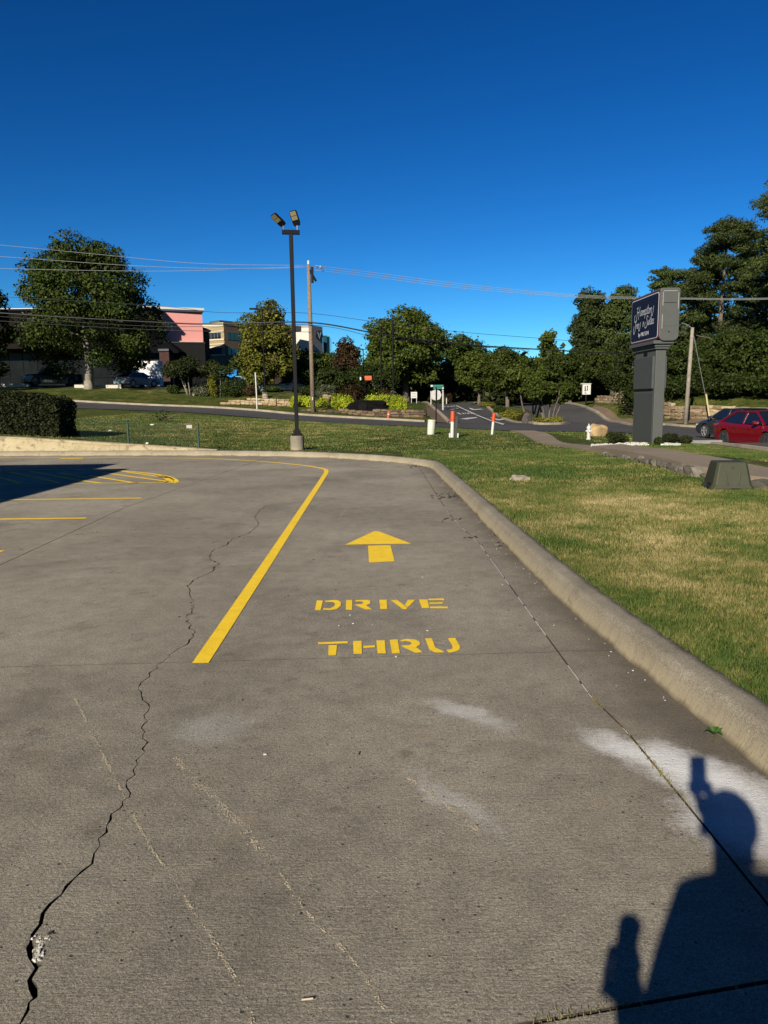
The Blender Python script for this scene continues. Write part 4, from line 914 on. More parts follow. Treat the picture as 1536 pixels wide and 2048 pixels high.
# ------------------------------------------------------------------ poles, wires, lamps
LX, LY = PX(592, 21.5), 21.5; lz = drop(LX, LY)
lamp = empty('lamp_post', (LX, LY, lz), 0, 'tall black twin-head lamp post on a concrete footing at the kerb', 'lamp post')
ltop = PY(577, 466, LY).z - lz
mb = MB(); mb.lathe([(.20, -.3), (.205, .08), (.20, .40), (.185, .425)], n=24); mb.obj('footing', KERB, lamp, smooth=False)
MB().box((0, 0, .455), (.28, .28, .06)).box((0, 0, .53), (.19, .19, .10)).obj('base_plate', BLACK, lamp)
MB().box((0, 0, (ltop + .45) / 2), (.105, .105, ltop - .45)).obj('pole', BLACK, lamp, bevel=.006)
MB().box((.0, 0, ltop + .02), (.50, .12, .11), rz=.15).obj('crossbar', BLACK, lamp)
LED = simple('led_panel', (.34, .29, .17), .4)
for s, (tx, ty, rz) in ((-1, (-.58, -.1, .0)), (1, (-.02, -.40, 0))):
    hx = s * .19; d = Vector((-.30 if s < 0 else -.09, -.22 if s < 0 else -.16, .27 if s < 0 else .30))
    base = Vector((hx, .03 * s, ltop + .20)); 
    u = d.normalized(); side = Vector((1, -.5, 0.1)) if s < 0 else Vector((1, -.25, .25)); side = (side - u * side.dot(u)).normalized(); nn = u.cross(side)
    if nn.y > 0: nn = -nn
    def rect(c0, l0, l1, w, t0, t1, rnd=.3):
        poly = [c0 + u * l0 - side * w * .75, c0 + u * l0 + side * w * .75, c0 + u * (l0 + (l1 - l0) * .2) + side * w, c0 + u * (l1 - .03) + side * w, c0 + u * l1 + side * w * .8, c0 + u * l1 - side * w * .8, c0 + u * (l1 - .03) - side * w, c0 + u * (l0 + (l1 - l0) * .2) - side * w]
        return [p + nn * t0 for p in poly], nn * (t1 - t0)
    hd = MB(); hd.prism(*rect(base, 0, .42, .105, -.03, .03)); hob = hd.obj('lamp_head', BLACK, lamp)
    pn = MB(); 
    for q0, q1 in ((.17, .28), (.295, .41)):
        poly = [base + u * q0 - side * .085, base + u * q0 + side * .085, base + u * q1 + side * .085, base + u * q1 - side * .085]; pn.prism([p + nn * .028 for p in poly], nn * .012)
    pn.obj('light_panel', LED, hob)
    MB().tube([(hx, .0, ltop + .04), base + u * .03], .022, 8).obj('bracket', simple('lamp_bracket', (.3, .3, .3), .4), lamp)

def pole(name, label, px, pbase, Y_, ptop, r0, r1, mat, lean=(0, 0), cat='utility pole', ptx=None):
    b = V(PX(px, Y_), Y_); b.z = drop(b.x, b.y); t = PY(ptx or px, ptop, Y_)
    root = empty(name, b, 0, label, cat); MB().tube([(0, 0, -.3), ((t.x - b.x) * .5, 0, (t.z - b.z) * .5), (t.x - b.x, 0, t.z - b.z)], [r0, (r0 + r1) / 2, r1], 12).obj('pole_shaft', mat, root, smooth=True)
    return root, t
up, ut = pole('utility_pole', 'weathered wooden utility pole carrying the wires, beside the lime shrubs', 626, 822, 57.2, 530, .19, .13, WOODP, ptx=617)
rel = ut - up.location
MB().box(rel + Vector((.28, -.1, -.75)), (.18, .18, 1.15), rx=0, rz=0).obj('line_switch', BLACK, up, rot=None)
MB().tube([rel + Vector((0, 0, -.25)), rel + Vector((.55, -.1, -1.2))], .09, 6).obj('brace', BLACK, up)
MB().lathe([(.02, 0), (.09, .05), (.09, .28), (.03, .34)], rel + Vector((0, 0, 0)), 8).obj('insulator', WHITE, up)
MB().lathe([(.04, 0), (.10, .05), (.04, .2)], rel + Vector((.9, 0, -.25)), 8).obj('insulator', simple('porcelain', (.5, .5, .5), .3), up)
MB().tube([rel + Vector((0, 0, -.1)), rel + Vector((.95, 0, -.2))], .03, 5).obj('insulator_arm', BARK, up)
MB().tube([Vector((-.01, -.195, .9)), Vector((-.01, -.195, 1.15))], .05, 6).obj('pole_tag', WHITE, up)
rp, rt = pole('utility_pole', 'leaning pale wooden pole with a short arm in front of the right wall', 1373, 840, 50.5, 655, .15, .11, PALEBARK, ptx=1385)
rel2 = rt - rp.location
MB().tube([rel2 + Vector((0, 0, -.1)), rel2 + Vector((-.35, -.1, .15)), rel2 + Vector((-.8, -.15, .30))], .035, 6).obj('lamp_arm', STEEL, rp)
gw = PY(1421, 842, 50.5); MB().tube([rel2 + Vector((0, 0, -.1)), gw - rp.location], .02, 4).obj('guy_wire', STEEL, rp)
gt = PY(1412, 788, 50.4); MB().tube([gt - rp.location, gw - rp.location + Vector((0, -.02, -.2))], .06, 6).obj('guy_guard', simple('yellow_guard', (.7, .6, .3), .5), rp)

def wire(label, pts, rad=.013, mat=None, n=10):
    Pw = [PY(x, y, Y_) for x, y, Y_ in pts]; Q = catmull(Pw, n); o0 = Q[0]
    mb = MB(); mb.tube([q - o0 for q in Q], rad, 8); o = mb.obj('power_line', mat or WIRE, smooth=True); o.location = o0; return tag(o, label, 'power line', 'power lines strung across the sky')
WIRE = simple('aluminium_wire', (.42, .44, .46), .8, spec=.1); WIRED = simple('black_cable', (.012, .012, .014), .5)
uy = 57.2
wire('highest thin wire from the left edge to the pole top', [(-300, 462, 52), (0, 490, 54), (200, 509, 55.5), (400, 527, 56.4), (617, 531, uy)])
wire('second thin wire from the left edge to the pole top', [(-300, 494, 52), (0, 513, 54), (260, 531, 55.5), (450, 537, 56.5), (617, 533, uy)])
wire('third thin wire from the left edge, crossing the big oak', [(-300, 528, 52), (0, 537, 54), (260, 542, 55.5), (400, 541, 56.4), (617, 534.5, uy)])
wire('thin wire crossing the oak at mid height', [(-300, 570, 52), (0, 593, 54), (320, 612, 56), (440, 625, 56.6), (610, 626, uy), (760, 645, 58), (900, 662, 60), (1060, 675, 62), (1400, 700, 66), (1800, 710, 70)], .016, WIRED)
wire('thick black cable across the whole picture', [(-300, 600, 52), (0, 626, 54), (320, 645, 56), (440, 648, 56.6), (620, 645, uy - .2), (760, 668, 58), (880, 684, 59.5), (1000, 694, 61), (1270, 708, 63), (1536, 712, 66), (1900, 712, 70)], .05, WIRED)
wire('thin cable just beneath the thick black one', [(-300, 610, 52), (0, 633, 54), (320, 653, 56), (620, 650, uy - .2), (760, 676, 58), (900, 689, 60), (1060, 700, 62)], .018, WIRED)
wire('lowest thin cable crossing the pink wall', [(-300, 620, 52), (0, 642, 54), (320, 660, 56), (620, 664, uy - .2)], .018, WIRED)
for dy, lab in ((0, 'upper of the three wires leaving the pole top to the right'), (4.5, 'middle of the three wires leaving the pole top to the right'), (9, 'lower of the three wires leaving the pole top to the right')):
    wire(lab, [(630, 531 + dy, uy), (760, 547 + dy, 60), (900, 565 + dy, 62), (1060, 582 + dy * .7, 64), (1200, 592 + dy * .5, 65), (1380, 596 + dy * .3, 67), (1536, 596 + dy * .3, 69), (1900, 585, 74)], .016)

def tlamp(px, pbase, Y_, ptop, label, arms=True, foot=True):
    b = V(PX(px, Y_), Y_); b.z = drop(b.x, b.y); H = PY(px, ptop, Y_).z - b.z
    root = empty('parking_lamp', b, 0, label, 'parking lamp', 'slim dark parking lamps on the terrace')
    if foot: MB().lathe([(.28, -.2), (.28, .45), (.25, .5)], n=14).obj('footing', simple('pale_footing', (.45, .38, .28), .9), root)
    MB().tube([(0, 0, .3), (0, 0, H)], .07, 8).obj('pole', BLACK, root)
    if arms:
        MB().box((0, 0, H - .05), (1.0, .1, .08)).obj('crossarm', BLACK, root)
        for s in (-1, 1): MB().box((s * .72, -.05, H - .02), (.75, .38, .12)).obj('lamp_head', BLACK, root)
    return root
tlamp(531, 787, 66, 617, 'slim dark twin-arm parking lamp before the yellow-green tree')
tlamp(787, 790, 66, 640, 'slim dark pole in front of the tall broad tree, right one', False, False)
tlamp(763, 790, 70, 652, 'slim dark pole in front of the tall broad tree, left one', False, False)
tlamp(728, 790, 120, 698, 'tiny far twin-arm lamp between the maple and the broad tree', True, False)

# marker posts
mw = Gd(514, 818, 50, 66); wpost = empty('marker_post', mw, 0, 'thin white marker post standing in the grass left of the lamp post', 'marker post')
MB().tube([(0, 0, -.1), (.01, 0, .9), (-.02, 0, PY(513, 745, mw.y).z - mw.z)], .055, 8).obj('white_post', WHITE, wpost)
op = Gd(776, 839, 50, 60); o_ = empty('marker_post', op, 0, 'small orange striped marker post before the low brown wall', 'marker post'); o_.rotation_euler = (0, .13, 0)
MB().lathe([(.10, -.05), (.10, .55), (.07, .6)], n=10).obj('orange_tube', ORANGE, o_)
MB().lathe([(.103, .36), (.103, .42)], n=10).obj('reflective_band', WHITE, o_)

# barrel and two utility markers on the lawn
p = Gd(861, 869, 24, 40); bar = empty('white_barrel', p, 0, 'leaning white barrel-shaped cover on the lawn left of the striped markers', 'barrel'); bar.rotation_euler = (0, .09, 0)
bh = PY(861, 840, p.y).z - p.z; rr_ = 8.2 / F * p.y
MB().lathe([(rr_ * .98, -.05), (rr_, bh * .5), (rr_ * .97, bh - .05)], n=24).obj('drum', simple('cream_white_plastic', (.78, .80, .66), .5, var=.06), bar, smooth=False)
MB().lathe([(rr_ * 1.04, bh - .06), (rr_ * 1.05, bh - .01), (rr_ * .8, bh + .015), (rr_ * .3, bh + .02)], n=24).obj('lid', simple('cream_white_plastic', (.78, .80, .66)), bar)
def striped(px, pb, ptop, wpx, label, rings, lean=0, extra=False):
    p = Gd(px, pb, 24, 42); Y_ = p.y; H = PY(px, ptop, Y_).z - p.z; r = wpx / 2 / F * Y_
    root = empty('striped_marker', p, 0, label, 'marker post', 'orange and white markers on the lawn'); root.rotation_euler = (0, lean, 0)
    zc = H * .62
    MB().lathe([(r * .95, -.05), (r * .95, zc)], n=16).obj('white_tube', WHITE, root)
    MB().lathe([(r * 1.12, zc - .02), (r * 1.12, H - .02), (r * .8, H)], n=16).obj('orange_sleeve', ORANGE, root)
    for i in range(rings):
        z = zc + (H - zc) * (.25 + .5 * i / max(1, rings - 1)); MB().lathe([(r * 1.32, z - .02), (r * 1.32, z + .02)], n=16).obj('raised_ring', ORANGE, root)
    if extra:
        MB().box((r * 2.1, .05, H * .40), (r * 1.5, r * 1.6, H * .82)).obj('dark_pedestal', simple('dark_green_plastic', (.03, .045, .03), .6), root, bevel=.01)
        for dx in (-r * 1.3, r * 3.1): MB().lathe([(r * .45, -.05), (r * .45, H * .15), (r * .2, H * .17)], (dx, -.02, 0), 10).obj('foot_stub', WHITE, root)
    return root
striped(904, 875, 822, 7.5, 'orange-topped white marker with a dark pedestal behind it', 1, .03, True)
striped(984, 869, 826, 5.5, 'slimmer orange-ringed white marker nearest the side street', 3, .09)

# fire hydrant
p = Gd(1177, 879, 20, 32); hy = empty('fire_hydrant', p, 0, 'white fire hydrant on the grass beside the sidewalk', 'fire hydrant'); Hh = PY(1177, 847.5, p.y).z - p.z; k = Hh / .78
HW = simple('hydrant_paint', (.76, .76, .72), .45, var=.08)
MB().lathe([(.12 * k, -.05), (.12 * k, .05 * k), (.085 * k, .07 * k), (.085 * k, .5 * k), (.10 * k, .51 * k), (.10 * k, .55 * k)], n=18).obj('barrel', HW, hy)
MB().lathe([(.115 * k, .55 * k), (.115 * k, .575 * k), (.095 * k, .63 * k), (.05 * k, .69 * k), (.03 * k, .70 * k), (.03 * k, .78 * k), (.001, .785 * k)], n=18).obj('bonnet', HW, hy)
for dx, dy in ((-1, 0), (1, 0), (0, -1)):
    rr = (.06 if dy else .042) * k; MB().tube([(dx * .07 * k, dy * .07 * k, .42 * k), (dx * .15 * k, dy * .15 * k, .42 * k)], rr, 12).obj('outlet_cap', HW, hy)
# boulder
p = V(PX(1197, 29.2), 29.2); p.z = drop(p.x, p.y); bl_ = rock_me('boulder', 77, 2, .55); bl_.materials.append(stone_mat('ochre_rock', [(.50, .26, .06), (.55, .38, .18), (.62, .5, .33)]))
o = mesh_obj('boulder', bl_, None, None, p + Vector((0, 0, .18)), (.15, .22, .5)); o.scale = (.62, .45, .56); tag(o, 'ochre and cream boulder on the grass behind the hydrant', 'boulder'); o.modifiers.new('s', 'SUBSURF').levels = 1
p = V(PX(1056, 48.5), 48.5); p.z = drop(p.x, p.y); o = mesh_obj('boulder', rock_me('boulder', 78, 2, .3), GSTONE, None, p + Vector((0, 0, .3)), (.1, .2, .6)); o.scale = (.55, .5, .75); tag(o, 'grey upright rock at the edge of the planted island', 'boulder')
p = P0(1041, 961, .14); o = mesh_obj('field_stone', rock_me('field_stone', 79, 2, .35), stone_mat('pale_stone', [(.3, .24, .18), (.45, .38, .3), (.6, .53, .43)]), None, p + Vector((0, 0, .02)), (.1, .1, .2)); o.scale = (.30, .2, .13); tag(o, 'small flat pale stone lying alone in the lawn', 'stone')

# green utility box
c = V((PX(1418, 11.1) + PX(1503, 11.1)) / 2, 11.25); c.z = drop(c.x, c.y); Hb = PY(1460, 925, 11.0).z - c.z; wb = PX(1503, 11) - PX(1418, 11)
c.x += .10
ub = empty('utility_box', c, -.12, 'olive green plastic utility cover on the lawn before the sidewalk', 'utility box'); OL = simple('olive_plastic', (.050, .055, .026), .6, var=.12, scale=3, spec=.35)
mb = MB(); w0, w1 = wb / 2 * .97, wb / 2 * .70; d0, d1 = .27, .2; vs = []
for (w, d, z) in ((w0 * 1.04, d0 * 1.05, -.06), (w0 * 1.04, d0 * 1.05, Hb * .10), (w0 * .95, d0 * .96, Hb * .20), (w0 * .93, d0 * .94, Hb * .21), (w1, d1, Hb * .95), (w1 * .96, d1 * .94, Hb)):
    for x, y in ((-1, -.82), (-.85, -1), (.85, -1), (1, -.82), (1, .82), (.85, 1), (-.85, 1), (-1, .82)): vs.append((x * w, y * d, z))
fs = [(i * 8 + k, i * 8 + (k + 1) % 8, (i + 1) * 8 + (k + 1) % 8, (i + 1) * 8 + k) for i in range(5) for k in range(8)] + [tuple(reversed(range(8))), tuple(40 + k for k in range(8))]
mb.add(vs, fs); mb.obj('cover', OL, ub, bevel=.008)
for s in (-1, 1):
    MB().tube([(s * w1 * .52, -d1 * 1.03, Hb * .72), (s * w0 * .25, -d0 * .98, Hb * .22)], .012, 6).obj('moulded_rib', OL, ub)
MB().box((.03, -d0 * 1.05, Hb * .06), (.14, .03, .03)).obj('vent_slot', BLACK, ub)
MB().tube([(-w0 * 1.02, -d0 * .7, .10), (-w0 * 1.18, -d0 * .8, .12), (-w0 * 1.22, -d0 * .85, .06), (-w0 * 1.08, -d0 * .9, .03)], .014, 6).obj('lock_hasp', BLACK, ub)
MB().lathe([(.028, 0), (.028, .006)], (0, -d1 * 1.08, Hb * .80), 12, axis='Y').obj('emblem', OL, ub)

# ------------------------------------------------------------------ the tall hotel sign
SX = PX(1308, 22.0); SB = V(SX, 22.0); SB.z = drop(SX + .15, 22.5)
sg = empty('hotel_sign', SB, 0, 'tall grey pylon sign reading Hampton Inn & Suites by HILTON', 'sign')
GREY = simple('grey_sign_paint', (.110, .118, .111), .5, var=.05, spec=.3); GREY2 = simple('darker_grey_panel', (.085, .096, .096), .5, var=.05, spec=.3)
def zz(py, px=1310): return PY(px, py, 22.0).z - SB.z
wc = 1.78; dc = .30      # column: length along y, thickness along x
zct = zz(698); MB().box((dc / 2, wc / 2, zct / 2 - .1), (dc, wc, zct + .2)).obj('column', GREY, sg, bevel=.01)
zp0, zp1 = zz(777), zz(712); MB().box((-.035, wc / 2 - .02, (zp0 + zp1) / 2), (.07, wc - .16, zp1 - zp0)).obj('upper_panel', GREY2, sg, bevel=.006)
MB().box((dc + .03, wc / 2 - .02, (zp0 + zp1) / 2), (.06, wc - .16, zp1 - zp0)).obj('rear_panel', GREY2, sg, bevel=.006)
MB().box((-.008, wc / 2, (zp0 - .12) / 2), (.012, wc - .14, zp0 - .14)).obj('lower_panel', GREY2, sg)
MB().box((-.01, wc / 2 - .05, (zz(702) + zz(707)) / 2), (.03, .28, .1)).obj('vent_opening', BLACK, sg)
MB().box((dc / 2, wc / 2, zct + .03), (dc + .10, wc + .14, .07)).box((dc / 2, wc / 2, zct + .10), (dc + .16, wc + .22, .08)).box((dc / 2, wc / 2, zct + .19), (dc + .30, wc + .36, .10)).obj('cornice', GREY, sg, bevel=.01)
# cabinet
cz0, cz1 = zz(683), zz(578); cx0 = PX(1312, 21.75) - SX; cx1 = PX(1351, 21.75) - SX; yc0, yc1 = -.25, 2.15; cr_ = .16
def rrect(y0, y1, z0, z1, r, n=6):
    pts = []
    for cy, cz, a0 in ((y1 - r, z1 - r, 0), (y0 + r, z1 - r, 90), (y0 + r, z0 + r, 180), (y1 - r, z0 + r, 270)):
        for k in range(n + 1): a = R_(a0 + 90 * k / n); pts.append((cy + r * math.cos(a), cz + r * math.sin(a)))
    return pts
rr = rrect(yc0, yc1, cz0, cz1, .03)
# body: rounded at top and bottom near end, seen end-on as a softly rounded slab
end = [(a, b) for a, b in rrect(cx0, cx1, cz0, cz1, .07, 5) if b > (cz0 + cz1) / 2] + [(a, b) for a, b in rrect(cx0, cx1, cz0, cz1, .17, 6) if b < (cz0 + cz1) / 2]; MB().prism([(a, yc0, b) for a, b in end], (0, yc1 - yc0, 0)).obj('cabinet', GREY, sg, bevel=.012)
mid = (cx0 + cx1) / 2; ew = cx1 - cx0
MB().prism([(a, yc0 - .006, b) for a, b in rrect(cx0 + ew * .17, cx1 - ew * .13, cz0 + .42, cz1 - .13, .03, 3)], (0, .012, 0)).obj('service_hatch', GREY, sg, bevel=.004)
MB().box((mid, yc0 - .008, cz0 + (cz1 - cz0) * .72), (ew * .66, .008, .012)).obj('hatch_seam', BLACK, sg)
MB().lathe([(.02, -.012), (.02, .0)], (mid, yc0, cz0 + .26), 10, axis='Y').obj('hatch_lock', BLACK, sg)
MAROON = simple('maroon_trim', (.10, .018, .03), .5, var=.05); NAVY = simple('navy_sign_face', (.010, .018, .055), .7, var=.04, spec=.12); WLET = simple('white_lettering', (.75, .77, .80), .5, var=.02)
def facepoly(y0, y1, z0, z1, r, x, t): return MB().prism([(x, a, b) for a, b in rrect(y0, y1, z0, z1, r)], (-t, 0, 0))
fr = facepoly(yc0 + .01, yc1 - .01, cz0 + .05, cz1 - .05, .10, cx0 - .001, .02).obj('trim_frame', MAROON, sg)
bd = facepoly(yc0 + .05, yc1 - .05, cz0 + .10, cz1 - .10, .09, cx0 - .021, .006).obj('border', WLET, sg)
fc = facepoly(yc0 + .075, yc1 - .075, cz0 + .125, cz1 - .125, .08, cx0 - .027, .006).obj('sign_face', NAVY, sg)
# lettering drawn as pen strokes; u runs left to right on the face (far end to near end), v upwards
FW, FH = (yc1 - yc0) - .15, (cz1 - cz0) - .25
def face_pt(u, v): return Vector((cx0 - .036, yc1 - .075 - u * FW, cz0 + .125 + v * FH))
def stroke(mb, pts, w):
    Q = catmull([Vector((a, b, 0)) for a, b in pts], 5) if len(pts) > 2 else [Vector((a, b, 0)) for a, b in pts]
    P3 = [face_pt(q.x, q.y) for q in Q]
    for i in range(len(P3) - 1):
        a, b = P3[i] - Vector((len(mb.f) % 60 * .00012, 0, 0)), P3[i + 1] - Vector((len(mb.f) % 60 * .00012, 0, 0)); d = (b - a); d.x = 0
        if d.length < 1e-6: continue
        d.normalize(); n = Vector((0, -d.z, d.y)); n = n.normalized() * w; d *= w * .5
        mb.add([a - n - d, a + n - d, b + n + d, b - n + d], [(0, 1, 2, 3)])
def text_strokes(mb, letters, x, y, s, w, sl=.28, sx=1.0):
    for L_ in letters:
        st, adv = GLY[L_]
        for S in st: stroke(mb, [(x + (a * sx + (b - .0) * sl * .35) * s * .62, y + b * s) for a, b in S], w)
        x += adv * s * .62 * sx
    return x
GLY = {
 'H': ([[(-.55, .25), (-.75, .0), (-.65, -.45), (-.3, -.55), (-.05, -.1), (.15, 1.0)], [(.85, 1.05), (.7, .5), (.55, -.35)], [(.05, .42), (.7, .5)], [(-.1, .95), (.3, 1.02)]], 1.02),
 'a': ([[(.55, .5), (.25, .52), (.05, .25), (.15, .02), (.4, .08), (.58, .5)], [(.58, .5), (.52, .1), (.68, .02)]], .72),
 'm': ([[(.05, .5), (.08, .0)], [(.08, .3), (.28, .52), (.36, .35), (.36, 0)], [(.37, .3), (.56, .52), (.66, .38), (.64, .05), (.78, .02)]], .82),
 'p': ([[(.1, .55), (.02, -.42)], [(.08, .35), (.32, .54), (.5, .32), (.35, .02), (.1, .05)]], .58),
 't': ([[(.22, .95), (.12, .2), (.22, .0), (.4, .05)], [(-.02, .58), (.42, .62)]], .42),
 'e': ([[(.08, .25), (.42, .34), (.32, .52), (.1, .4), (.06, .12), (.25, .0), (.5, .1)]], .50),
 'o': ([[(.3, .52), (.06, .3), (.18, .0), (.42, .15), (.42, .42), (.28, .52), (.5, .45)]], .52),
 'n': ([[(.05, .5), (.08, .0)], [(.08, .3), (.3, .52), (.44, .38), (.42, .05), (.56, .02)]], .60),
 'N': ([[(.05, .5), (.08, .0)], [(.08, .3), (.3, .52), (.44, .38), (.40, .0), (.50, -.32), (.74, -.3), (.92, .15), (.98, .62)]], .9),
 'I': ([[(-.45, .35), (-.6, 0), (-.5, -.5), (-.2, -.55), (.0, -.1), (.18, .95)], [(-.05, .85), (.35, 1.0)]], .30),
 'i': ([[(.12, .52), (.08, .1), (.22, .02)], [(.16, .75), (.17, .8)]], .28),
 'u': ([[(.08, .5), (.05, .12), (.22, .0), (.42, .2), (.48, .52)], [(.48, .52), (.44, .1), (.58, .02)]], .62),
 's': ([[(.4, .5), (.18, .42), (.28, .26), (.36, .08), (.12, .0), (.0, .1)]], .42),
 'S': ([[(.75, .92), (.5, 1.08), (.3, .85), (.5, .5), (.6, .15), (.25, -.2), (-.15, -.25), (-.3, .1), (-.15, .4)]], .72),
 '&': ([[(.55, .5), (.35, .45), (.15, .62), (.32, .78), (.4, .62), (.12, .3), (.12, .02), (.35, .0), (.55, .35), (.62, .42)]], .70)}
lt = MB()
text_strokes(lt, 'HamptoN', .22, .60, .215, .013, sx=.93)
text_strokes(lt, 'InN', .17, .315, .20, .013, sx=.88)
text_strokes(lt, '&', .455, .33, .14, .009)
text_strokes(lt, 'Suites', .575, .33, .205, .013, sx=.80)
lt.obj('script_lettering', WLET, sg, fixn=False)
def text_me(body, size, mat, name):
    c = bpy.data.curves.new(name, 'FONT'); c.body = body; c.size = size; c.extrude = .002; c.align_x = 'CENTER'; c.space_character = 1.08
    t = bpy.data.objects.new(name, c); COL.objects.link(t); dg = bpy.context.evaluated_depsgraph_get(); me = bpy.data.meshes.new_from_object(t.evaluated_get(dg)); bpy.data.objects.remove(t); me.materials.clear(); me.materials.append(mat); return me
o = mesh_obj('block_lettering', text_me('by HILTON', .17, WLET, 'block_lettering'), None, sg); fp = face_pt(.50, .095); o.matrix_basis = Matrix(((0, 0, -1, fp.x), (-1, 0, 0, fp.y), (0, 1, 0, fp.z), (0, 0, 0, 1)))
for ye_, z0_, z1_ in ((cx0 + ew * .13, cz0 + .35, cz0 + .75), (cx0 + ew * .13, cz0 + 1.0, cz1 - .12), (cx1 - ew * .09, cz0 + .9, cz1 - .14)): MB().box((ye_, yc0 - .004, (z0_ + z1_) / 2), (.014, .006, z1_ - z0_)).obj('scuffed_edge', simple('bare_metal_scuff', (.45, .46, .46), .5), sg)
MB().box((mid, yc0 - .004, cz1 - .09), (ew * .7, .006, .014)).obj('scuffed_edge', simple('bare_metal_scuff', (.45, .46, .46), .5), sg)
# white stones round the sign
r = random.Random(9); gv = MB()
for i in range(420):
    px = r.choice([r.uniform(1186, 1262), r.uniform(1186, 1300), r.uniform(1326, 1362)]); Y_ = r.uniform(20.9, 22.0) if px < 1300 else r.uniform(20.9, 21.7); x = PX(px, Y_); z = drop(x, Y_); s = r.uniform(.03, .08)
    gv.box((x, Y_, z + s * .3), (s * 1.3, s, s * .8), r.uniform(0, 3), r.uniform(.5, .9))
o = gv.obj('white_gravel', simple('white_gravel_stone', (.72, .71, .66), .8)); tag(o, 'white landscaping stones scattered at the foot of the sign', kind='stuff')

# ------------------------------------------------------------------ stop sign, street names and small signs
p = Gd(872, 850, 48, 62); ss_ = empty('stop_sign', p, 0, 'octagonal stop sign seen from its pale back beside the apron', 'stop sign')
H = PY(872, 790, p.y).z - p.z; MB().tube([(0, 0, -.1), (.02, 0, H + .5)], .045, 6).obj('sign_post', BLACK, ss_)
MB().lathe([(.37, -.006), (.37, .006)], (0, .05, H), 8, axis='Y').obj('sign_plate', simple('bare_aluminium', (.62, .60, .58), .5), ss_, rot=(0, 0, 0))
sn = V(PX(886, 66), 66); sn.z = drop(sn.x, sn.y); s2 = empty('street_name_sign', sn, 0, 'two green street name blades on a pale pole behind the stop sign', 'street sign')
H2 = PY(886, 772, 66).z - sn.z; MB().tube([(0, 0, -.1), (0, 0, H2)], .08, 8).obj('pale_pole', simple('pale_metal', (.6, .6, .58), .5), s2)
SGREEN = simple('street_sign_green', (.0, .22, .16), .5, var=.05)
bl1 = MB().box((-.55, -.1, H2 + .02), (1.15, .03, .17)).obj('name_blade', SGREEN, s2); MB().box((-1.02, -.12, H2 + .02), (.18, .03, .16)).obj('white_end', WHITE, bl1)
bl2 = MB().box((-.4, -.06, H2 - .18), (.95, .03, .15)).obj('name_blade', SGREEN, s2)
MB().box((-.02, -.06, H2 - .32), (.14, .05, .36)).obj('white_bracket', WHITE, s2)
for px, Y_, pt, lab in ((862, 72, 782, 'thin pale post left of the stop sign'), (893, 80, 796, 'short white post at the far street corner'), (958, 84, 792, 'short white post left of the grove')):
    b = V(PX(px, Y_), Y_); b.z = drop(b.x, b.y); r_ = empty('marker_post', b, 0, lab, 'marker post'); MB().tube([(0, 0, -.1), (0, 0, max(.5, PY(px, pt, Y_).z - b.z))], .05, 6).obj('post_tube', WHITE, r_)
b = V(PX(828, 74), 74); b.z = drop(b.x, b.y); ws = empty('yard_sign', b, 0, 'small white yard sign with grey lines left of the side street', 'yard sign'); hz = PY(828, 790, 74).z - b.z
MB().box((0, 0, hz), (.62, .05, .62)).obj('sign_board', WHITE, ws)
for k in range(3): MB().box((0, -.03, hz + .17 - k * .17), (.44, .02, .035)).obj('grey_line', simple('sign_grey', (.2, .2, .2)), ws)
for s in (-.26, .26): MB().tube([(s, 0, -.1), (s, 0, hz)], .03, 6).obj('post_leg', WHITE, ws)
b = V(PX(1172, 73), 73); b.z = drop(b.x, b.y); ws = empty('yard_sign', b, 0, 'large white box sign with black print in front of the trees', 'yard sign'); hz = PY(1172, 779, 73).z - b.z
MB().box((0, 0, hz), (.80, .3, 1.0)).obj('sign_box', WHITE, ws, bevel=.02)
for dx, dz_, w_, h_ in ((-.16, .25, .12, .12), (-.16, .05, .10, .2), (-.14, -.12, .2, .08), (.06, .28, .1, .16), (.06, .02, .08, .26), (-.12, -.34, .16, .08)): MB().box((dx, -.16, hz + dz_), (w_, .02, h_)).obj('black_print', BLACK, ws)
MB().box((-.08, 0, hz + .56), (1.0, .4, .07)).obj('cap', WHITE, ws)
MB().tube([(0, 0, -.1), (0, 0, hz - .4)], .07, 6).obj('sign_post', BLACK, ws)
b = V(PX(737, 72), 72); b.z = drop(b.x, b.y); os_ = empty('orange_sign', b, 0, 'small orange sign panel glimpsed among dark trees', 'sign'); hz = PY(737, 756, 72).z - b.z
MB().box((0, 0, hz), (.68, .06, .42)).obj('orange_board', ORANGE, os_); MB().box((-.75, 0, hz - .05), (.13, .06, .3)).obj('white_tab', WHITE, os_); MB().tube([(-.3, 0, -.1), (-.3, 0, hz)], .04, 6).obj('sign_post', BLACK, os_)
# black monument sign in the shrubs
b = V(PX(735, 59.2), 59.2); b.z = drop(b.x, b.y); ms = empty('monument_sign', b, 0, 'black boulder-like monument sign overgrown by lime shrubs', 'monument sign')
o = mesh_obj('dark_slab', rock_me('dark_slab', 31, 2, .3), simple('black_stone', (.008, .008, .009), .95, spec=.05), ms, (0, 0, .4), (0, 0, 0)); o.scale = (2.9, .7, .95)
MB().lathe([(.36, -.05), (.36, .02)], (-.4, -.38, .45), 20, axis='Y').obj('round_emblem', simple('worn_emblem', (.014, .014, .014), .9, spec=.05), ms)
MB().box((.2, -.36, .12), (1.9, .12, .10)).obj('base_strip', simple('worn_emblem', (.014, .014, .014), .9, spec=.05), ms)

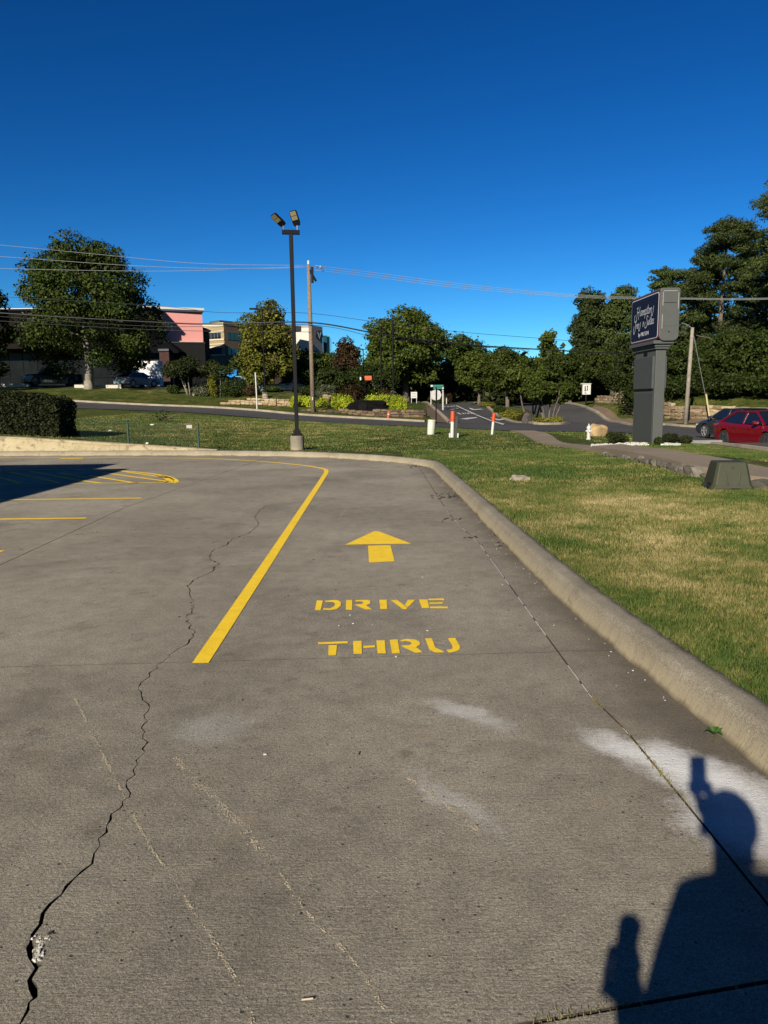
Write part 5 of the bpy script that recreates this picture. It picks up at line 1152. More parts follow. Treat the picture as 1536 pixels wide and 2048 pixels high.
# ------------------------------------------------------------------ chain link fence
p0 = V(PX(252, 22.9), 22.9); p1 = V(PX(393, 22.35), 22.35); d = (p0 - p1); pts = [p1 + d * k for k in (0, 1, 1.35, 1.72)]
for p in pts: p.z = drop(p.x, p.y)
fo = empty('chain_link_fence', pts[0], 0, 'low green chain-link fence above the retaining wall, its wires nearly invisible', 'fence'); FG = simple('green_fence_paint', (.010, .065, .036), .6, var=.1)
Hf = PY(393, 848, p1.y).z - pts[0].z; f0 = pts[0].copy()
for i, p in enumerate(pts[:2]): MB().lathe([(.035, -.2), (.035, Hf - (0 if i == 0 else .04)), (.045, Hf), (.02, Hf + .04)], p - f0, 10).obj('fence_post', FG, fo)
mb = MB(); mb.tube([p - f0 + Vector((0, 0, Hf - .05)) for p in pts], .008, 6); mb.obj('top_rail', FG, fo)
mb = MB(); L_ = (pts[-1] - pts[0]).length; u = (pts[-1] - pts[0]).normalized(); cell = .075; n = int(L_ / cell); hm = Hf - .08
def zat(s): return float(np.interp(s, [0, L_ / 1.72, L_ * 1.35 / 1.72, L_], [p.z for p in pts])) - f0.z
for i in range(-int(hm / cell), n):
    for sgn in (1, -1):
        s0_ = i * cell; a0 = 0; s1_ = s0_ + hm; lo, hi = max(0, s0_), min(L_, s1_)
        if hi <= lo: continue
        v0, v1 = (lo - s0_), (hi - s0_)
        if sgn < 0: v0, v1 = hm - v0, hm - v1
        uu = Vector((u.x, u.y, 0)); A = uu * lo + Vector((0, 0, zat(lo) + .03 + v0)); B = uu * hi + Vector((0, 0, zat(hi) + .03 + v1)); nn = (B - A).normalized().cross(Vector((u.y, -u.x, 0))) * .0010
        mb.add([A - nn, A + nn, B + nn, B - nn], [(0, 1, 2, 3)])
o = mb.obj('wire_mesh', FG, fo, fixn=False); o['kind'] = 'stuff'
gp_ = PY(379, 853, p1.y + .02) - f0; MB().box(gp_ + Vector((0, -.03, 0)), (.17, .012, .10)).obj('small_tag', simple('galv_tag', (.5, .5, .5), .4), fo)

# fallen branch on the bank
p = Gd(325, 843, 24, 48); fb = empty('fallen_branch', p, 0, 'dry broken branch with a few leaves lying on the grassy bank', 'branch'); r = random.Random(4)
for i in range(9):
    a = r.uniform(0, 2 * PI); l = r.uniform(.4, 1.5); MB().tube([(0, 0, .1), (math.cos(a) * l * .5, math.sin(a) * l * .3, .25), (math.cos(a) * l, math.sin(a) * l * .5, r.uniform(.05, .55))], [.035, .02, .006], 5).obj('twig', BARK, fb)
mesh_obj('withered_leaves', leaves_me('withered_leaves', blob_leaves([(0, 0, .3, .45, .3, .3)], 160, .05, r=r), LF_DARK), None, fb)
for px, py, s, lab in ((220, 864, .08, 'white scrap of paper on the bank left of the fence post'), (304, 851, .10, 'white scrap of paper below the fallen branch'), (294, 889, .05, 'tiny white scrap behind the fence near the wall')):
    q = Gd(px, py, 20, 40); o = MB().prism([(-s, 0, .01), (s * .8, -s * .2, .02), (s, s * .5, .05), (-s * .6, s * .5, .06)], (0, .01, .02)).obj('paper_scrap', WHITE, loc=q); tag(o, lab, 'litter')

# ------------------------------------------------------------------ vehicles
def interp(x, xs, ys): return float(np.interp(x, xs, ys))
def car(name, label, loc, rz, paint, rimmat, kind='sedan'):
    root = empty(name, loc, rz, label, 'car' if kind != 'pickup' else 'pickup truck')
    Lh, wr, xw = (2.38, .34, 1.40) if kind != 'pickup' else (2.85, .40, 1.75)
    if kind == 'sedan': bx, bz = [-2.38, -2.3, -1.75, -1.0, .8, 1.2, 1.9, 2.25, 2.38], [.70, .93, 1.0, .96, .93, .93, .82, .70, .50]
    elif kind == 'suv': bx, bz = [-2.38, -2.3, -1.75, -1.0, .8, 1.2, 1.9, 2.25, 2.38], [.80, 1.02, 1.06, 1.04, 1.0, 1.02, .93, .80, .58]
    else: bx, bz = [-2.85, -2.8, -1.0, -.95, 1.0, 1.3, 2.4, 2.75, 2.85], [.9, 1.18, 1.2, 1.18, 1.15, 1.2, 1.12, 1.0, .7]
    Wd = .92 if kind != 'pickup' else 1.0
    xs = sorted(set([round(x, 3) for x in np.linspace(-Lh, Lh, 60)])); vs = []; fs = []; ring = 13
    for x in xs:
        e = abs(x) / Lh; w = Wd * (1 - .13 * max(0, (e - .72) / .28) ** 2); zb = .22 + .10 * max(0, (e - .85) / .15)
        for c in (-xw, xw):
            if abs(x - c) < wr + .045: zb = max(zb, wr + math.sqrt((wr + .045) ** 2 - (x - c) ** 2))
        bt = interp(x, bx, bz)
        z1, z2, z3 = max(zb, .34), max(zb + .01, .60), bt - .10
        prof_ = [(w * .93, zb), (w * .99, z1 + .01), (w, max(z2, z1 + .02)), (w * .975, max(z3, z2 + .02)), (w * .90, bt), (w * .5, bt + .025)]
        pts = [(x, -a, b) for a, b in prof_] + [(x, 0, bt + .03)] + [(x, a, b) for a, b in reversed(prof_)]; vs += pts
    for i in range(len(xs) - 1):
        for k in range(ring - 1): fs.append((i * ring + k, i * ring + k + 1, (i + 1) * ring + k + 1, (i + 1) * ring + k))
    fs.append(tuple(range(ring))); n_ = len(xs) - 1; fs.append(tuple(n_ * ring + k for k in reversed(range(ring))))
    MB().add(vs, fs).obj('body', paint, root, smooth=False)
    MB().box((0, 0, .42), (Lh * 1.85, Wd * 1.5, .40)).obj('underbody', RUBBER, root)
    if kind == 'sedan': lo = (-1.95, 1.12, .80, .96); hi = (-1.05, .30, .60, 1.42)
    elif kind == 'suv': lo = (-2.15, 1.15, .82, 1.02); hi = (-1.75, .35, .66, 1.58)
    else: lo = (-.95, 1.25, .85, 1.18); hi = (-.75, .65, .72, 1.80)
    def fr(a, b, t):  # corners of the greenhouse at height fraction t
        x0 = a[0] + (b[0] - a[0]) * t; x1 = a[1] + (b[1] - a[1]) * t; w = a[2] + (b[2] - a[2]) * t; z = a[3] + (b[3] - a[3]) * t
        return [Vector((x0, -w, z)), Vector((x1, -w, z)), Vector((x1, w, z)), Vector((x0, w, z))]
    A, B = fr(lo, hi, 0), fr(lo, hi, 1)
    for sname, (i, j) in {'side_window': (0, 1), 'windscreen': (1, 2), 'side_window.': (2, 3), 'rear_window': (3, 0)}.items():
        a, b, c, d = A[i], A[j], B[j], B[i]; cen = (a + b + c + d) / 4; MB().add([cen + (p - cen) * .96 for p in (a, b, c, d)], [(0, 1, 2, 3)]).obj(sname.strip('.'), GLASS, root)
    for i in range(4): MB().tube([A[i], A[i].lerp(B[i], .5) + Vector((0, 0, .015)), B[i]], [.055, .045, .045], 6).obj('window_pillar', paint, root)
    for s in (-1, 1):
        xm = (lo[0] * .45 + lo[1] * .55); MB().tube([(xm, s * lo[2] * 1.0, lo[3]), (xm * .8 - .05, s * hi[2], hi[3])], .035, 6).obj('window_pillar', paint, root)
        MB().tube([B[0] if s < 0 else B[3], B[1] if s < 0 else B[2]], .045, 6).obj('roof_rail', paint, root)
    rs = MB(); rv = []; rf = []
    for i in range(7):
        x = hi[0] + (hi[1] - hi[0]) * i / 6; dz = .035 * math.sin(PI * i / 6)
        for k in range(5): y = hi[2] * (-1 + k / 2); rv.append((x, y, hi[3] + dz + .02 * (1 - abs(k - 2) / 2)))
    for i in range(6):
        for k in range(4): rf.append((i * 5 + k, i * 5 + k + 1, (i + 1) * 5 + k + 1, (i + 1) * 5 + k))
    rs.add(rv, rf).obj('roof', paint, root, smooth=True)
    for cx in (-xw, xw):
        for s in (-1, 1):
            y0 = s * (Wd - .10)
            ty = MB().lathe([(wr * .68, -.105), (wr * .96, -.10), (wr, -.06), (wr, .06), (wr * .96, .10), (wr * .68, .105)], (cx, y0, wr), 28, axis='Y').obj('wheel', RUBBER, root, smooth=False)
            rm = MB(); yo = y0 + s * .098
            rm.lathe([(wr * .70, -.012), (wr * .70, .012), (wr * .62, .012), (wr * .62, -.012)], (cx, yo, wr), 24, axis='Y'); rm.lathe([(wr * .15, -.015), (wr * .15, .018)], (cx, yo, wr), 12, axis='Y')
            for k in range(5):
                a = 2 * PI * k / 5 + .3
                for da in (-.16, .16): rm.tube([(cx + math.cos(a) * wr * .1, yo, wr + math.sin(a) * wr * .1), (cx + math.cos(a + da) * wr * .64, yo, wr + math.sin(a + da) * wr * .64)], .018, 5)
            rm.obj('rim', rimmat, ty)
    for s in (-1, 1):
        m_ = MB().box((lo[1] - .28, s * (lo[2] + .17), lo[3] + .07), (.16, .2, .13)).obj('wing_mirror', paint, root, bevel=.03)
        MB().box((Lh - .16, s * Wd * .68, interp(Lh - .2, bx, bz) - .09), (.22, .42, .12)).obj('headlight', simple('headlight_lens', (.7, .72, .75), .15), root, bevel=.02)
        MB().box((-Lh + .06, s * Wd * .68, .86 if kind != 'pickup' else 1.0), (.14, .42, .13 if kind != 'pickup' else .3)).obj('tail_light', simple('tail_light_lens', (.35, .01, .01), .2), root, bevel=.02)
        for hx in (.35, -.65): MB().box((hx, s * (Wd + .003), lo[3] - .17), (.16, .025, .03)).obj('door_handle', paint, root, bevel=.008)
        MB().box((0.0, s * (Wd * .97), .27), (xw * 2 - .85, .05, .10)).obj('sill', paint, root, bevel=.01)
    MB().box((Lh + .005, 0, .50 if kind != 'pickup' else .85), (.03, .9 if kind != 'pickup' else 1.2, .18 if kind != 'pickup' else .35)).obj('grille', simple('chrome_trim', (.5, .5, .5), .2, metal=.8) if kind == 'pickup' else BLACK, root)
    MB().box((-Lh - .005, 0, .62), (.02, .5, .14)).obj('number_plate', WHITE, root)
    return root
def paintm(n, c, met=0.0, rough=.25):
    m = simple(n, c, rough, metal=met, var=.03); m.node_tree.nodes['Principled BSDF'].inputs['Coat Weight'].default_value = .5; return m
ALLOY = simple('alloy_rim', (.75, .75, .77), .3, metal=.5, var=.03); DALLOY = simple('dark_alloy_rim', (.16, .16, .17), .35, metal=.5, var=.03)
Vr, Vf = V(13.92, 29.6), V(14.15, 26.9); hd = (Vf - Vr).normalized(); lat = Vector((1, .08, 0)).normalized(); c = (Vr + Vf) / 2 + lat * .86; c.z = drop(c.x, c.y) + .03
car('parked_car', 'dark red sedan facing the camera, cut by the right picture edge', c, math.atan2(hd.y, hd.x), paintm('dark_red_paint', (.22, .003, .010)), DALLOY)
hd = Vector((-.11, .99, 0)).normalized(); rt_ = Vector((hd.y, -hd.x, 0)); fw = V(15.7, 35.5); c = fw - hd * 1.4 + rt_ * .86; c.z = drop(fw.x, fw.y) + .03
car('parked_car', 'dark grey sedan with bright rims behind the red one', c, math.atan2(hd.y, hd.x), paintm('dark_grey_paint', (.045, .055, .058), .3), ALLOY)
def tz(px, Y_): p = V(PX(px, Y_), Y_); p.z = drop(p.x, p.y) + .04; return p
car('parked_car', 'silver grey sedan seen from behind before the white screen', tz(277, 75.5), R_(62), paintm('silver_paint', (.34, .40, .46), .3), ALLOY)
car('parked_truck', 'black pickup with chrome grille in deep shade left of the oak trunk', tz(108, 77.5), R_(215), paintm('black_car_paint', (.006, .007, .012)), DALLOY, 'pickup')
car('parked_car', 'white sedan mostly hidden behind the black lamp post and bushes', tz(590, 81), R_(64), paintm('white_car_paint', (.6, .62, .64)), ALLOY)
ribbon('access_drive', [PY(-300, 775, 74.2), PY(0, 775, 74.2), PY(200, 775, 74.2), PY(330, 778, 74.2)], [PY(-300, 775, 90), PY(0, 775, 90), PY(200, 775, 90), PY(400, 778, 90)], ASPH, .03, 40, 14, 'asphalt car park before the dark storefront')
for a, b, lab in ((-40, 61, 'white kerb block at the left picture edge'), (152, 181, 'white kerb block left of the oak trunk'), (203, 240, 'white kerb block right of the oak trunk')):
    p, q = tz(a, 73.6), tz(b, 73.6); m_ = (p + q) / 2; o = MB().box((0, 0, .10), ((q - p).length, .3, .34)).obj('kerb_block', simple('cream_concrete', (.75, .70, .58), .8), loc=m_, bevel=.02); tag(o, lab, 'kerb block', 'white kerb blocks along the upper car park')
p = tz(242, 73.5); o = MB().box((0, 0, .3), (.35, .3, .7), taper=.6).obj('stone_stub', simple('cream_concrete', (.75, .70, .58)), loc=p); tag(o, 'small pale stub between kerb block and silver sedan', 'post')
p, q = V(PX(1382, 26.0), 26.0), V(PX(1446, 25.8), 25.8); zc = drop(p.x, p.y); o = MB().box((0, 0, .0), ((q - p).length + .1, .2, .26)).obj('kerb_block', simple('pale_kerb_top', (.30, .30, .30), .8), loc=((p + q) / 2 + Vector((0, 0, zc - .02)))); tag(o, 'long low pale kerb block between sign bed and red car', 'kerb block')

# ------------------------------------------------------------------ buildings
PINK = simple('pink_stucco', (.98, .42, .38), .9, var=.04, scale=1); SHADE_BROWN = simple('shaded_brown_fascia', (.014, .012, .009), .9, spec=.1); SHADE_GREY = simple('shaded_grey_block', (.018, .018, .018), .9, var=.2, spec=.1)  # fascia brown and block grey: facade shade carried by near-black colour
def wallbox(mb, a, b, z0, z1, depth):
    """box whose front runs from a to b (left to right), depth away from the viewer"""
    d = (b - a); d.z = 0; n = Vector((-d.y, d.x, 0)).normalized() * depth; vs = [Vector((p.x, p.y, z)) for z in (z0, z1) for p in (a, b, b + n, a + n)]
    return mb.add(vs, [(3, 2, 1, 0), (4, 5, 6, 7), (0, 1, 5, 4), (1, 2, 6, 5), (2, 3, 7, 6), (3, 0, 4, 7)])
def WB(name, mat, parent, a, b, z0, z1, depth, o0, bevel=0): return wallbox(MB(), a - o0, b - o0, z0 - o0.z, z1 - o0.z, depth).obj(name, mat, parent, bevel=bevel)
def zat_(px, py, Y_): return PY(px, py, Y_).z
# storefront, its shade put into the dark wall colours
Ys = 94; a, b = V(PX(-420, Ys), Ys), V(PX(316, Ys), Ys); g0 = drop(b.x, b.y) - .5; z1 = zat_(60, 617, Ys); z2 = zat_(60, 697, Ys); z3 = zat_(60, 700, Ys)
o0 = Vector(((a.x + b.x) / 2, Ys, g0)); sf = empty('storefront', o0, 0, 'long flat-roofed storefront, shade put into its near-black colours, with glass front behind the oaks', 'building')
WB('fascia', SHADE_BROWN, sf, a, b, z2, z1 - .35, 30, o0); WB('roof_edge', simple('dark_navy_coping', (.008, .008, .014), .9, spec=.1), sf, a - V(.2, .25), b + V(.2, -.25), z1 - .35, z1 - .08, 30.5, o0); WB('coping', WHITE, sf, a - V(.3, .35), b + V(.3, -.35), z1 - .08, z1, 30.7, o0)
WB('wall', SHADE_BROWN, sf, a + V(0, 2.6), b + V(0, 2.6), g0, z2, 27, o0)
SFG = simple('storefront_glass', (.006, .010, .012), .3, var=.8, scale=.6, spec=.08); n = 26
for i in range(n):
    x0 = a.x + (b.x - a.x) * i / n; x1 = a.x + (b.x - a.x) * (i + 1) / n; f_ = WB('window', SFG, sf, V(x0 + .06, Ys + 2.5), V(x1 - .06, Ys + 2.5), g0 + .7, z2 - .4, .05, o0)
    WB('mullion', simple('bronze_mullion', (.010, .010, .010), .8, spec=.1), sf, V(x0 - .06, Ys + 2.44), V(x0 + .06, Ys + 2.44), g0 + .5, z2 - .2, .15, o0)
WB('transom', simple('bronze_mullion', (.03, .03, .028)), sf, V(a.x, Ys + 2.4), V(b.x, Ys + 2.4), g0 + 2.0, g0 + 2.12, .1, o0)
# white screen with line pattern
Yw = 88; a, b = V(PX(256, Yw), Yw), V(PX(328, Yw), Yw); zt, zbm = zat_(290, 722, Yw), zat_(290, 772, Yw); o0 = Vector((a.x, Yw, zbm)); wsn = empty('white_screen', o0, 0, 'bright white screen wall with fine slanting line pattern behind the silver sedan', 'screen')
WB('panel', simple('bright_screen', (1.0, 1.0, 1.0), .7, var=.02), wsn, a, b, zbm, zt, .3, o0)
r = random.Random(12); st = MB()
for row, zr in ((0, zt - 1.1), (1, zt - 2.15)):
    x = a.x + .2
    while x < b.x - .3:
        w_ = r.uniform(.12, .35); p_ = Vector((x, Yw - .02, zr)) - o0; q_ = Vector((x + w_, Yw - .02, zr + r.choice([.4, -.4, .3]))) - o0; st.tube([p_, q_], .018, 4); x += w_ + r.uniform(0, .2)
st.obj('line_pattern', simple('screen_grey', (.28, .28, .3)), wsn)
# pink wall building
a, b = V(PX(305, 97), 97), V(PX(412.5, 100), 100); z0 = drop(b.x, b.y) - 1; zt = zat_(318, 621, 97.3); o0 = Vector((b.x, b.y, z0)); pk = empty('pink_building', o0, 0, 'tall blank pink stucco wall with white coping', 'building')
WB('wall', PINK, pk, a, b, z0, zt, 22, o0); WB('coping', simple('navy_coping', (.05, .06, .1), .7), pk, a - V(.3, .3), b + V(.3, -.3), zt, zt + .22, 22.6, o0); WB('coping_top', WHITE, pk, a - V(.35, .36), b + V(.4, -.36), zt + .22, zt + .52, 22.8, o0)
WB('base_trim', simple('pink_trim', (.95, .58, .52)), pk, V(PX(340, 97.7), 97.7), b - V(0, .35), zat_(380, 684, 98.5), zat_(380, 681.5, 98.5), .3, o0)
a2, b2 = V(PX(341, 95.5), 95.5), V(PX(415, 97), 97); o1 = Vector((b2.x, b2.y, z0)); lb = empty('annex_building', o1, 0, 'windowless block, shade put into its near-black grey, standing against the pink wall', 'building')
WB('wall', SHADE_GREY, lb, a2, b2, z0, zat_(380, 686, 96), 2.2, o1); WB('parapet', simple('parapet_dark', (.012, .012, .012)), lb, a2 - V(.1, .1), b2 + V(.1, -.1), zat_(380, 686, 96), zat_(380, 683.5, 96), 2.3, o1)  # annex shade painted in as near-black grey
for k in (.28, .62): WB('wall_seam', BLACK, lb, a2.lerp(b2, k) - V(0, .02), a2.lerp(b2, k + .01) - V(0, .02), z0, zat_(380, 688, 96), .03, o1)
o1 = V(PX(330, 93), 93); o1.z = z0; gb = empty('gable_roof', o1, 0, 'sloping gable with shade in its near-black colour and brick pier against the pink wall', 'building part')
pts = [PY(298, 655, 93), PY(357, 702, 93), PY(357, 706, 93), PY(298, 706, 93)]; MB().prism([p - o1 for p in pts], (0, 3.4, 0)).obj('gable', simple('gable_shade', (.006, .006, .010), .9, spec=.05), gb)  # diagonal shade by the pink wall painted in as a near-black gable
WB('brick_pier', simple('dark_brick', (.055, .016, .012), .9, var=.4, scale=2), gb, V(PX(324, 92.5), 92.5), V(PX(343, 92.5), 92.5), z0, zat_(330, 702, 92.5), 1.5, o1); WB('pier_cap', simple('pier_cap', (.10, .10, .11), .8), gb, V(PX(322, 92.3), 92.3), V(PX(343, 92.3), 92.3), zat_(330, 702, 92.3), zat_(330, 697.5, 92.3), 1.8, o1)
# tan brick office block
def brickm(n, c1, c2):
    m, nt, b_ = newmat(n); v = geo(nt).outputs['Position']; mp = N(nt, 'ShaderNodeMapping'); mp.inputs['Scale'].default_value = (.5, .5, 9); nt.links.new(v, mp.inputs[0])
    nt.links.new(ramp(nt, noise(nt, mp.outputs[0], 1.0, 4, .7), [(.3, c1), (.7, c2)]), b_.inputs['Base Color']); b_.inputs['Roughness'].default_value = .9; return m
TAN = brickm('tan_brick', (.36, .26, .13), (.52, .40, .22)); BRN = brickm('brown_and_shaded_brick', (.13, .085, .05), (.19, .13, .08)); BAND = simple('cream_band', (.78, .68, .48), .8, var=.06)  # brown brick: real on the hospital wing, painted shade on the office side
C = V(PX(454, 128), 128); A = V(PX(396, 130.5), 130.5); B = V(PX(590, 142), 142); gz = drop(C.x, C.y) - 1; zt = zat_(454, 646, 128)
ob = empty('office_building', Vector((C.x, C.y, gz)), 0, 'tan brick office block with ribbon windows and dark shaded side', 'building'); o0 = ob.location.copy()
wallbox(MB(), A - o0, C - o0, 0, zt - o0.z, 10).obj('wall', TAN, ob); wallbox(MB(), C - o0 + V(.02, .02), B - o0, 0, zt - o0.z - .05, 10).obj('side_wall', BRN, ob)  # side wall is tan brick with its shade painted in brown
def band(p, q, pa, pb, name='stone_band', mat=BAND, t=.12):
    za, zb_ = zat_(454, pa, 128), zat_(454, pb, 128); d = (q - p).normalized(); n = Vector((d.y, -d.x, 0)); wallbox(MB(), p + n * t - o0, q + n * t - o0, zb_ - o0.z, za - o0.z, t).obj(name, mat, ob)
for pa_, pb_ in ((645, 653), (660.5, 664), (677, 680), (686.5, 688.5), (691.5, 695), (707.5, 711.5)): band(A, C, pa_, pb_)
band(C, B, 645, 649, mat=simple('shaded_parapet', (.22, .16, .11)))  # side parapet: cream band with shade mixed into its colour
for (pa_, pb_, gm) in ((664, 677, GLASS), (695, 707.5, simple('teal_glass', (.03, .10, .11), .1))):
    for k in range(7):
        u0, u1 = .12 + k * .112, .12 + (k + 1) * .112 - .014; p = A.lerp(C, u0); q = A.lerp(C, u1); band(p, q, pa_ + .4, pb_ - .4, 'window', gm, .06)
for (pa_, pb_) in ((664, 679), (695, 709)):
    for k in range(7): p = C.lerp(B, .04 + k * .05); q = C.lerp(B, .04 + k * .05 + .042); band(p, q, pa_, pb_, 'window', simple('teal_glass', (.03, .10, .11)), .06)
p = C.lerp(B, .25); wallbox(MB(), p + V(1, 6) - o0, p + V(9, 13) - o0, zt - o0.z, zt - o0.z + 1.0, 4).obj('roof_screen', simple('roof_screen', (.10, .085, .07)), ob)
wallbox(MB(), A + V(2, 3) - o0, A.lerp(C, .75) + V(0, 3) - o0, zt - o0.z, zt - o0.z + .9, 4).obj('roof_plant', simple('roof_blue', (.08, .11, .14)), ob)
# white tower with emblem
C = V(PX(624, 150), 150); A = V(PX(585, 152), 152); B = V(PX(648.5, 154), 154); B = C + (B - C).normalized() * (B - C).length; gz = drop(C.x, C.y); zt = zat_(624, 650, 150)
wt = empty('hospital_building', Vector((C.x, C.y, gz)), 0, 'white stair tower with a dark heart emblem and teal glass wing', 'building'); o0 = wt.location.copy()
wallbox(MB(), A - o0, C - o0, 0, zt - .5 - o0.z, 3.2).obj('wall', simple('white_render', (.80, .76, .66), .9, var=.04), wt); wallbox(MB(), C + V(.02, .02) - o0, B - o0, 0, zt - o0.z, 3).obj('emblem_wall', simple('shaded_white_render', (.40, .37, .36), .9, var=.05), wt)  # emblem wall: white render, its shaded face painted grey
wallbox(MB(), V(PX(574, 153), 153) - o0, V(PX(586, 152.5), 152.5) - o0, 0, zat_(580, 661, 152) - o0.z, 3).obj('brown_wing', BRN, wt)
wallbox(MB(), V(PX(649, 160), 160) - o0, V(PX(657, 160), 160) - o0, 0, zat_(655, 671, 160) - o0.z, 6).obj('glass_wing', simple('teal_glass_dark', (.02, .09, .12), .1), wt)
wallbox(MB(), V(PX(657, 161), 161) - o0, V(PX(662, 161), 161) - o0, 0, zat_(655, 673, 161) - o0.z, 6).obj('glass_wing_end', simple('navy_glass', (.01, .03, .05), .1), wt)
d = (B - C).normalized(); n = Vector((d.y, -d.x, 0)); cc = C.lerp(B, .70); cc.z = zat_(641, 670, 152); Mx = Matrix((( d.x, 0, n.x), (d.y, 0, n.y), (0, 1, 0)))
def onwall(pts, off): return [Mx @ Vector((x, y, off)) + cc - o0 for x, y in pts]
cir = [(1.35 * math.cos(R_(a_)), .95 * math.sin(R_(a_))) for a_ in range(0, 360, 20)]; MB().prism(onwall(cir, .03), n * .08).obj('emblem_disc', simple('maroon_disc', (.05, .012, .03), .6), wt)
for pl_ in ([(-.75, .55), (-.35, .62), (0, -.3), (.0, -.7)], [(.75, .55), (.35, .62), (0, -.3), (0, -.7)]): MB().prism(onwall(pl_, .12), n * .03).obj('emblem_heart', WHITE, wt)
# blue awning, cream wall etc.
o1 = tz(450, 79); bw = empty('blue_awning', o1, 0, 'bright blue sloping awning seen through the thin-stemmed tree', 'awning')
BLUE = simple('bright_blue_canvas', (.01, .26, .70), .6, var=.06); q = [PY(*t) for t in ((424, 733, 79), (452, 736, 79), (473, 741, 77.5), (473, 750, 77.5), (462, 755, 77.5), (440, 745, 79))]
MB().prism([p - o1 for p in q], (0, 1.2, .1)).obj('canvas', BLUE, bw)
for px in (428, 470): b_ = tz(px, 78.2); MB().tube([b_ - o1, PY(px, 742, 78.2) - o1], .05, 6).obj('awning_post', WHITE, bw)
o1 = tz(482, 82); sl_ = empty('pale_blue_tent', o1, 0, 'pale blue and white tent roof low behind the bushes', 'tent'); MB().prism([PY(*t) - o1 for t in ((458, 752, 82), (488, 752, 82), (494, 760, 82), (476, 770, 82), (458, 762, 82))], (0, 2, 0)).obj('tent_roof', simple('pale_blue', (.18, .38, .60), .7), sl_)
MB().box((0, 1, .4), (2.2, 1.6, 1.2)).obj('tent_body', simple('pale_blue_side', (.2, .3, .4), .7), sl_)
o1 = tz(505, 84); tb = empty('white_kiosk', o1, 0, 'small white kiosk wall with blue base behind the marker post', 'kiosk'); zk = zat_(505, 749, 84) - o1.z; MB().box((-.2, 0, zk - .45), (1.0, .5, 1.0)).obj('white_panel', WHITE, tb); MB().box((.6, .1, zk / 2 - .4), (3.0, .5, max(.6, zk - .7))).obj('blue_base', simple('dusty_blue', (.12, .25, .38), .7), tb)
o1 = tz(552, 80); cwl = empty('cream_wall', o1, 0, 'short sunlit cream wall under the yellow-green tree', 'wall'); zk = zat_(552, 766, 80) - o1.z; MB().prism([Vector((-.9, 0, 0)), Vector((.5, 0, 0)), Vector((.5, 0, zk * .45)), Vector((-.2, 0, zk)), Vector((-.9, 0, zk))], (0, .4, 0)).obj('wall_panel', simple('cream_render', (.85, .68, .32), .9), cwl)

# hotel with its drive-up roof, left of and behind the photographer; its roof edge throws the shadow across the hatched island
o1 = Vector((-16, 4, 0)); ht = empty('hotel_building', o1, 0, 'beige hotel with flat drive-up canopy whose roof shades the stalls', 'building'); ST = simple('beige_stucco', (.45, .38, .28), .9, var=.06)
def bx(name, mat, x0, x1, y0, y1, z0, z1): return MB().box(((x0 + x1) / 2 - o1.x, (y0 + y1) / 2 - o1.y, (z0 + z1) / 2), (x1 - x0, y1 - y0, z1 - z0)).obj(name, mat, ht, bevel=.01)
bx('canopy_roof', ST, -24, -9.46, -6, 10.52, 3.45, 3.92); bx('parapet', ST, -24.2, -11.14, -6.2, 10.24, 3.925, 4.92)
for x in (-10.2, -15.5, -21): 
    for y in (9.4, 2, -4.6): bx('column', ST, x - .3, x + .3, y - .3, y + .3, 0, 3.44)
bx('wall', ST, -50, -25, -30, 14, 0, 11)
for fz in (1.2, 4.6, 8.0):
    for k in range(7): y = -27 + k * 6; bx('window', GLASS, -25.01, -24.95, y, y + 2.2, fz, fz + 1.6)

# ------------------------------------------------------------------ the photographer
def skin_body(verts, edges, radii, root_i, sub=2):
    me = bpy.data.meshes.new('body'); me.from_pydata(verts, edges, []); o = bpy.data.objects.new('body_tmp', me); COL.objects.link(o)
    m = o.modifiers.new('skin', 'SKIN'); m.use_smooth_shade = True
    for i, d in enumerate(me.skin_vertices[0].data): d.radius = (radii[i], radii[i]) if not hasattr(radii[i], '__len__') else radii[i]; d.use_root = (i == root_i)
    s_ = o.modifiers.new('sub', 'SUBSURF'); s_.levels = sub; s_.render_levels = sub
    dg = bpy.context.evaluated_depsgraph_get(); out = bpy.data.meshes.new_from_object(o.evaluated_get(dg)); bpy.data.objects.remove(o); return out
px0, py0 = -.10, -.58
pr_ = empty('person', (px0, py0, 0), 0, 'person holding up a phone to photograph the lot, a tumbler in the left hand', 'person')
J = {}; VV = []; RR = []
def jn(n, p, r): J[n] = len(VV); VV.append((p[0] - px0, p[1] - py0, p[2])); RR.append(r)
jn('pelvis', (-.10, -.60, .96), (.17, .13)); jn('waist', (-.10, -.60, 1.10), (.155, .115)); jn('chest', (-.10, -.59, 1.30), (.185, .125)); jn('neckb', (-.10, -.57, 1.45), .075); jn('neck', (-.10, -.555, 1.52), .062); jn('head', (-.085, -.535, 1.605), (.080, .095)); jn('crown', (-.10, -.54, 1.675), (.072, .085))
for s, n in ((-1, 'l'), (1, 'r')): jn('sh' + n, (-.09 + s * (.165 if s < 0 else .19), -.585, 1.41), .078); jn('hip' + n, (-.10 + s * .095, -.60, .90), .10); jn('kn' + n, (-.10 + s * .115, -.585, .50), .065); jn('an' + n, (-.10 + s * .13, -.60, .09), .043); jn('toe' + n, (-.10 + s * .15, -.45, .045), .036)
jn('ell', (-.31, -.56, 1.07), .060); jn('wrl', (-.265, -.30, 1.06), .040); jn('hal', (-.255, -.235, 1.08), .044)
jn('elr', (.07, -.42, 1.22), .060); jn('wrr', (.03, -.13, 1.42), .042); jn('har', (.012, -.06, 1.465), .042)
ED = [('pelvis', 'waist'), ('waist', 'chest'), ('chest', 'neckb'), ('neckb', 'neck'), ('neck', 'head'), ('head', 'crown')]
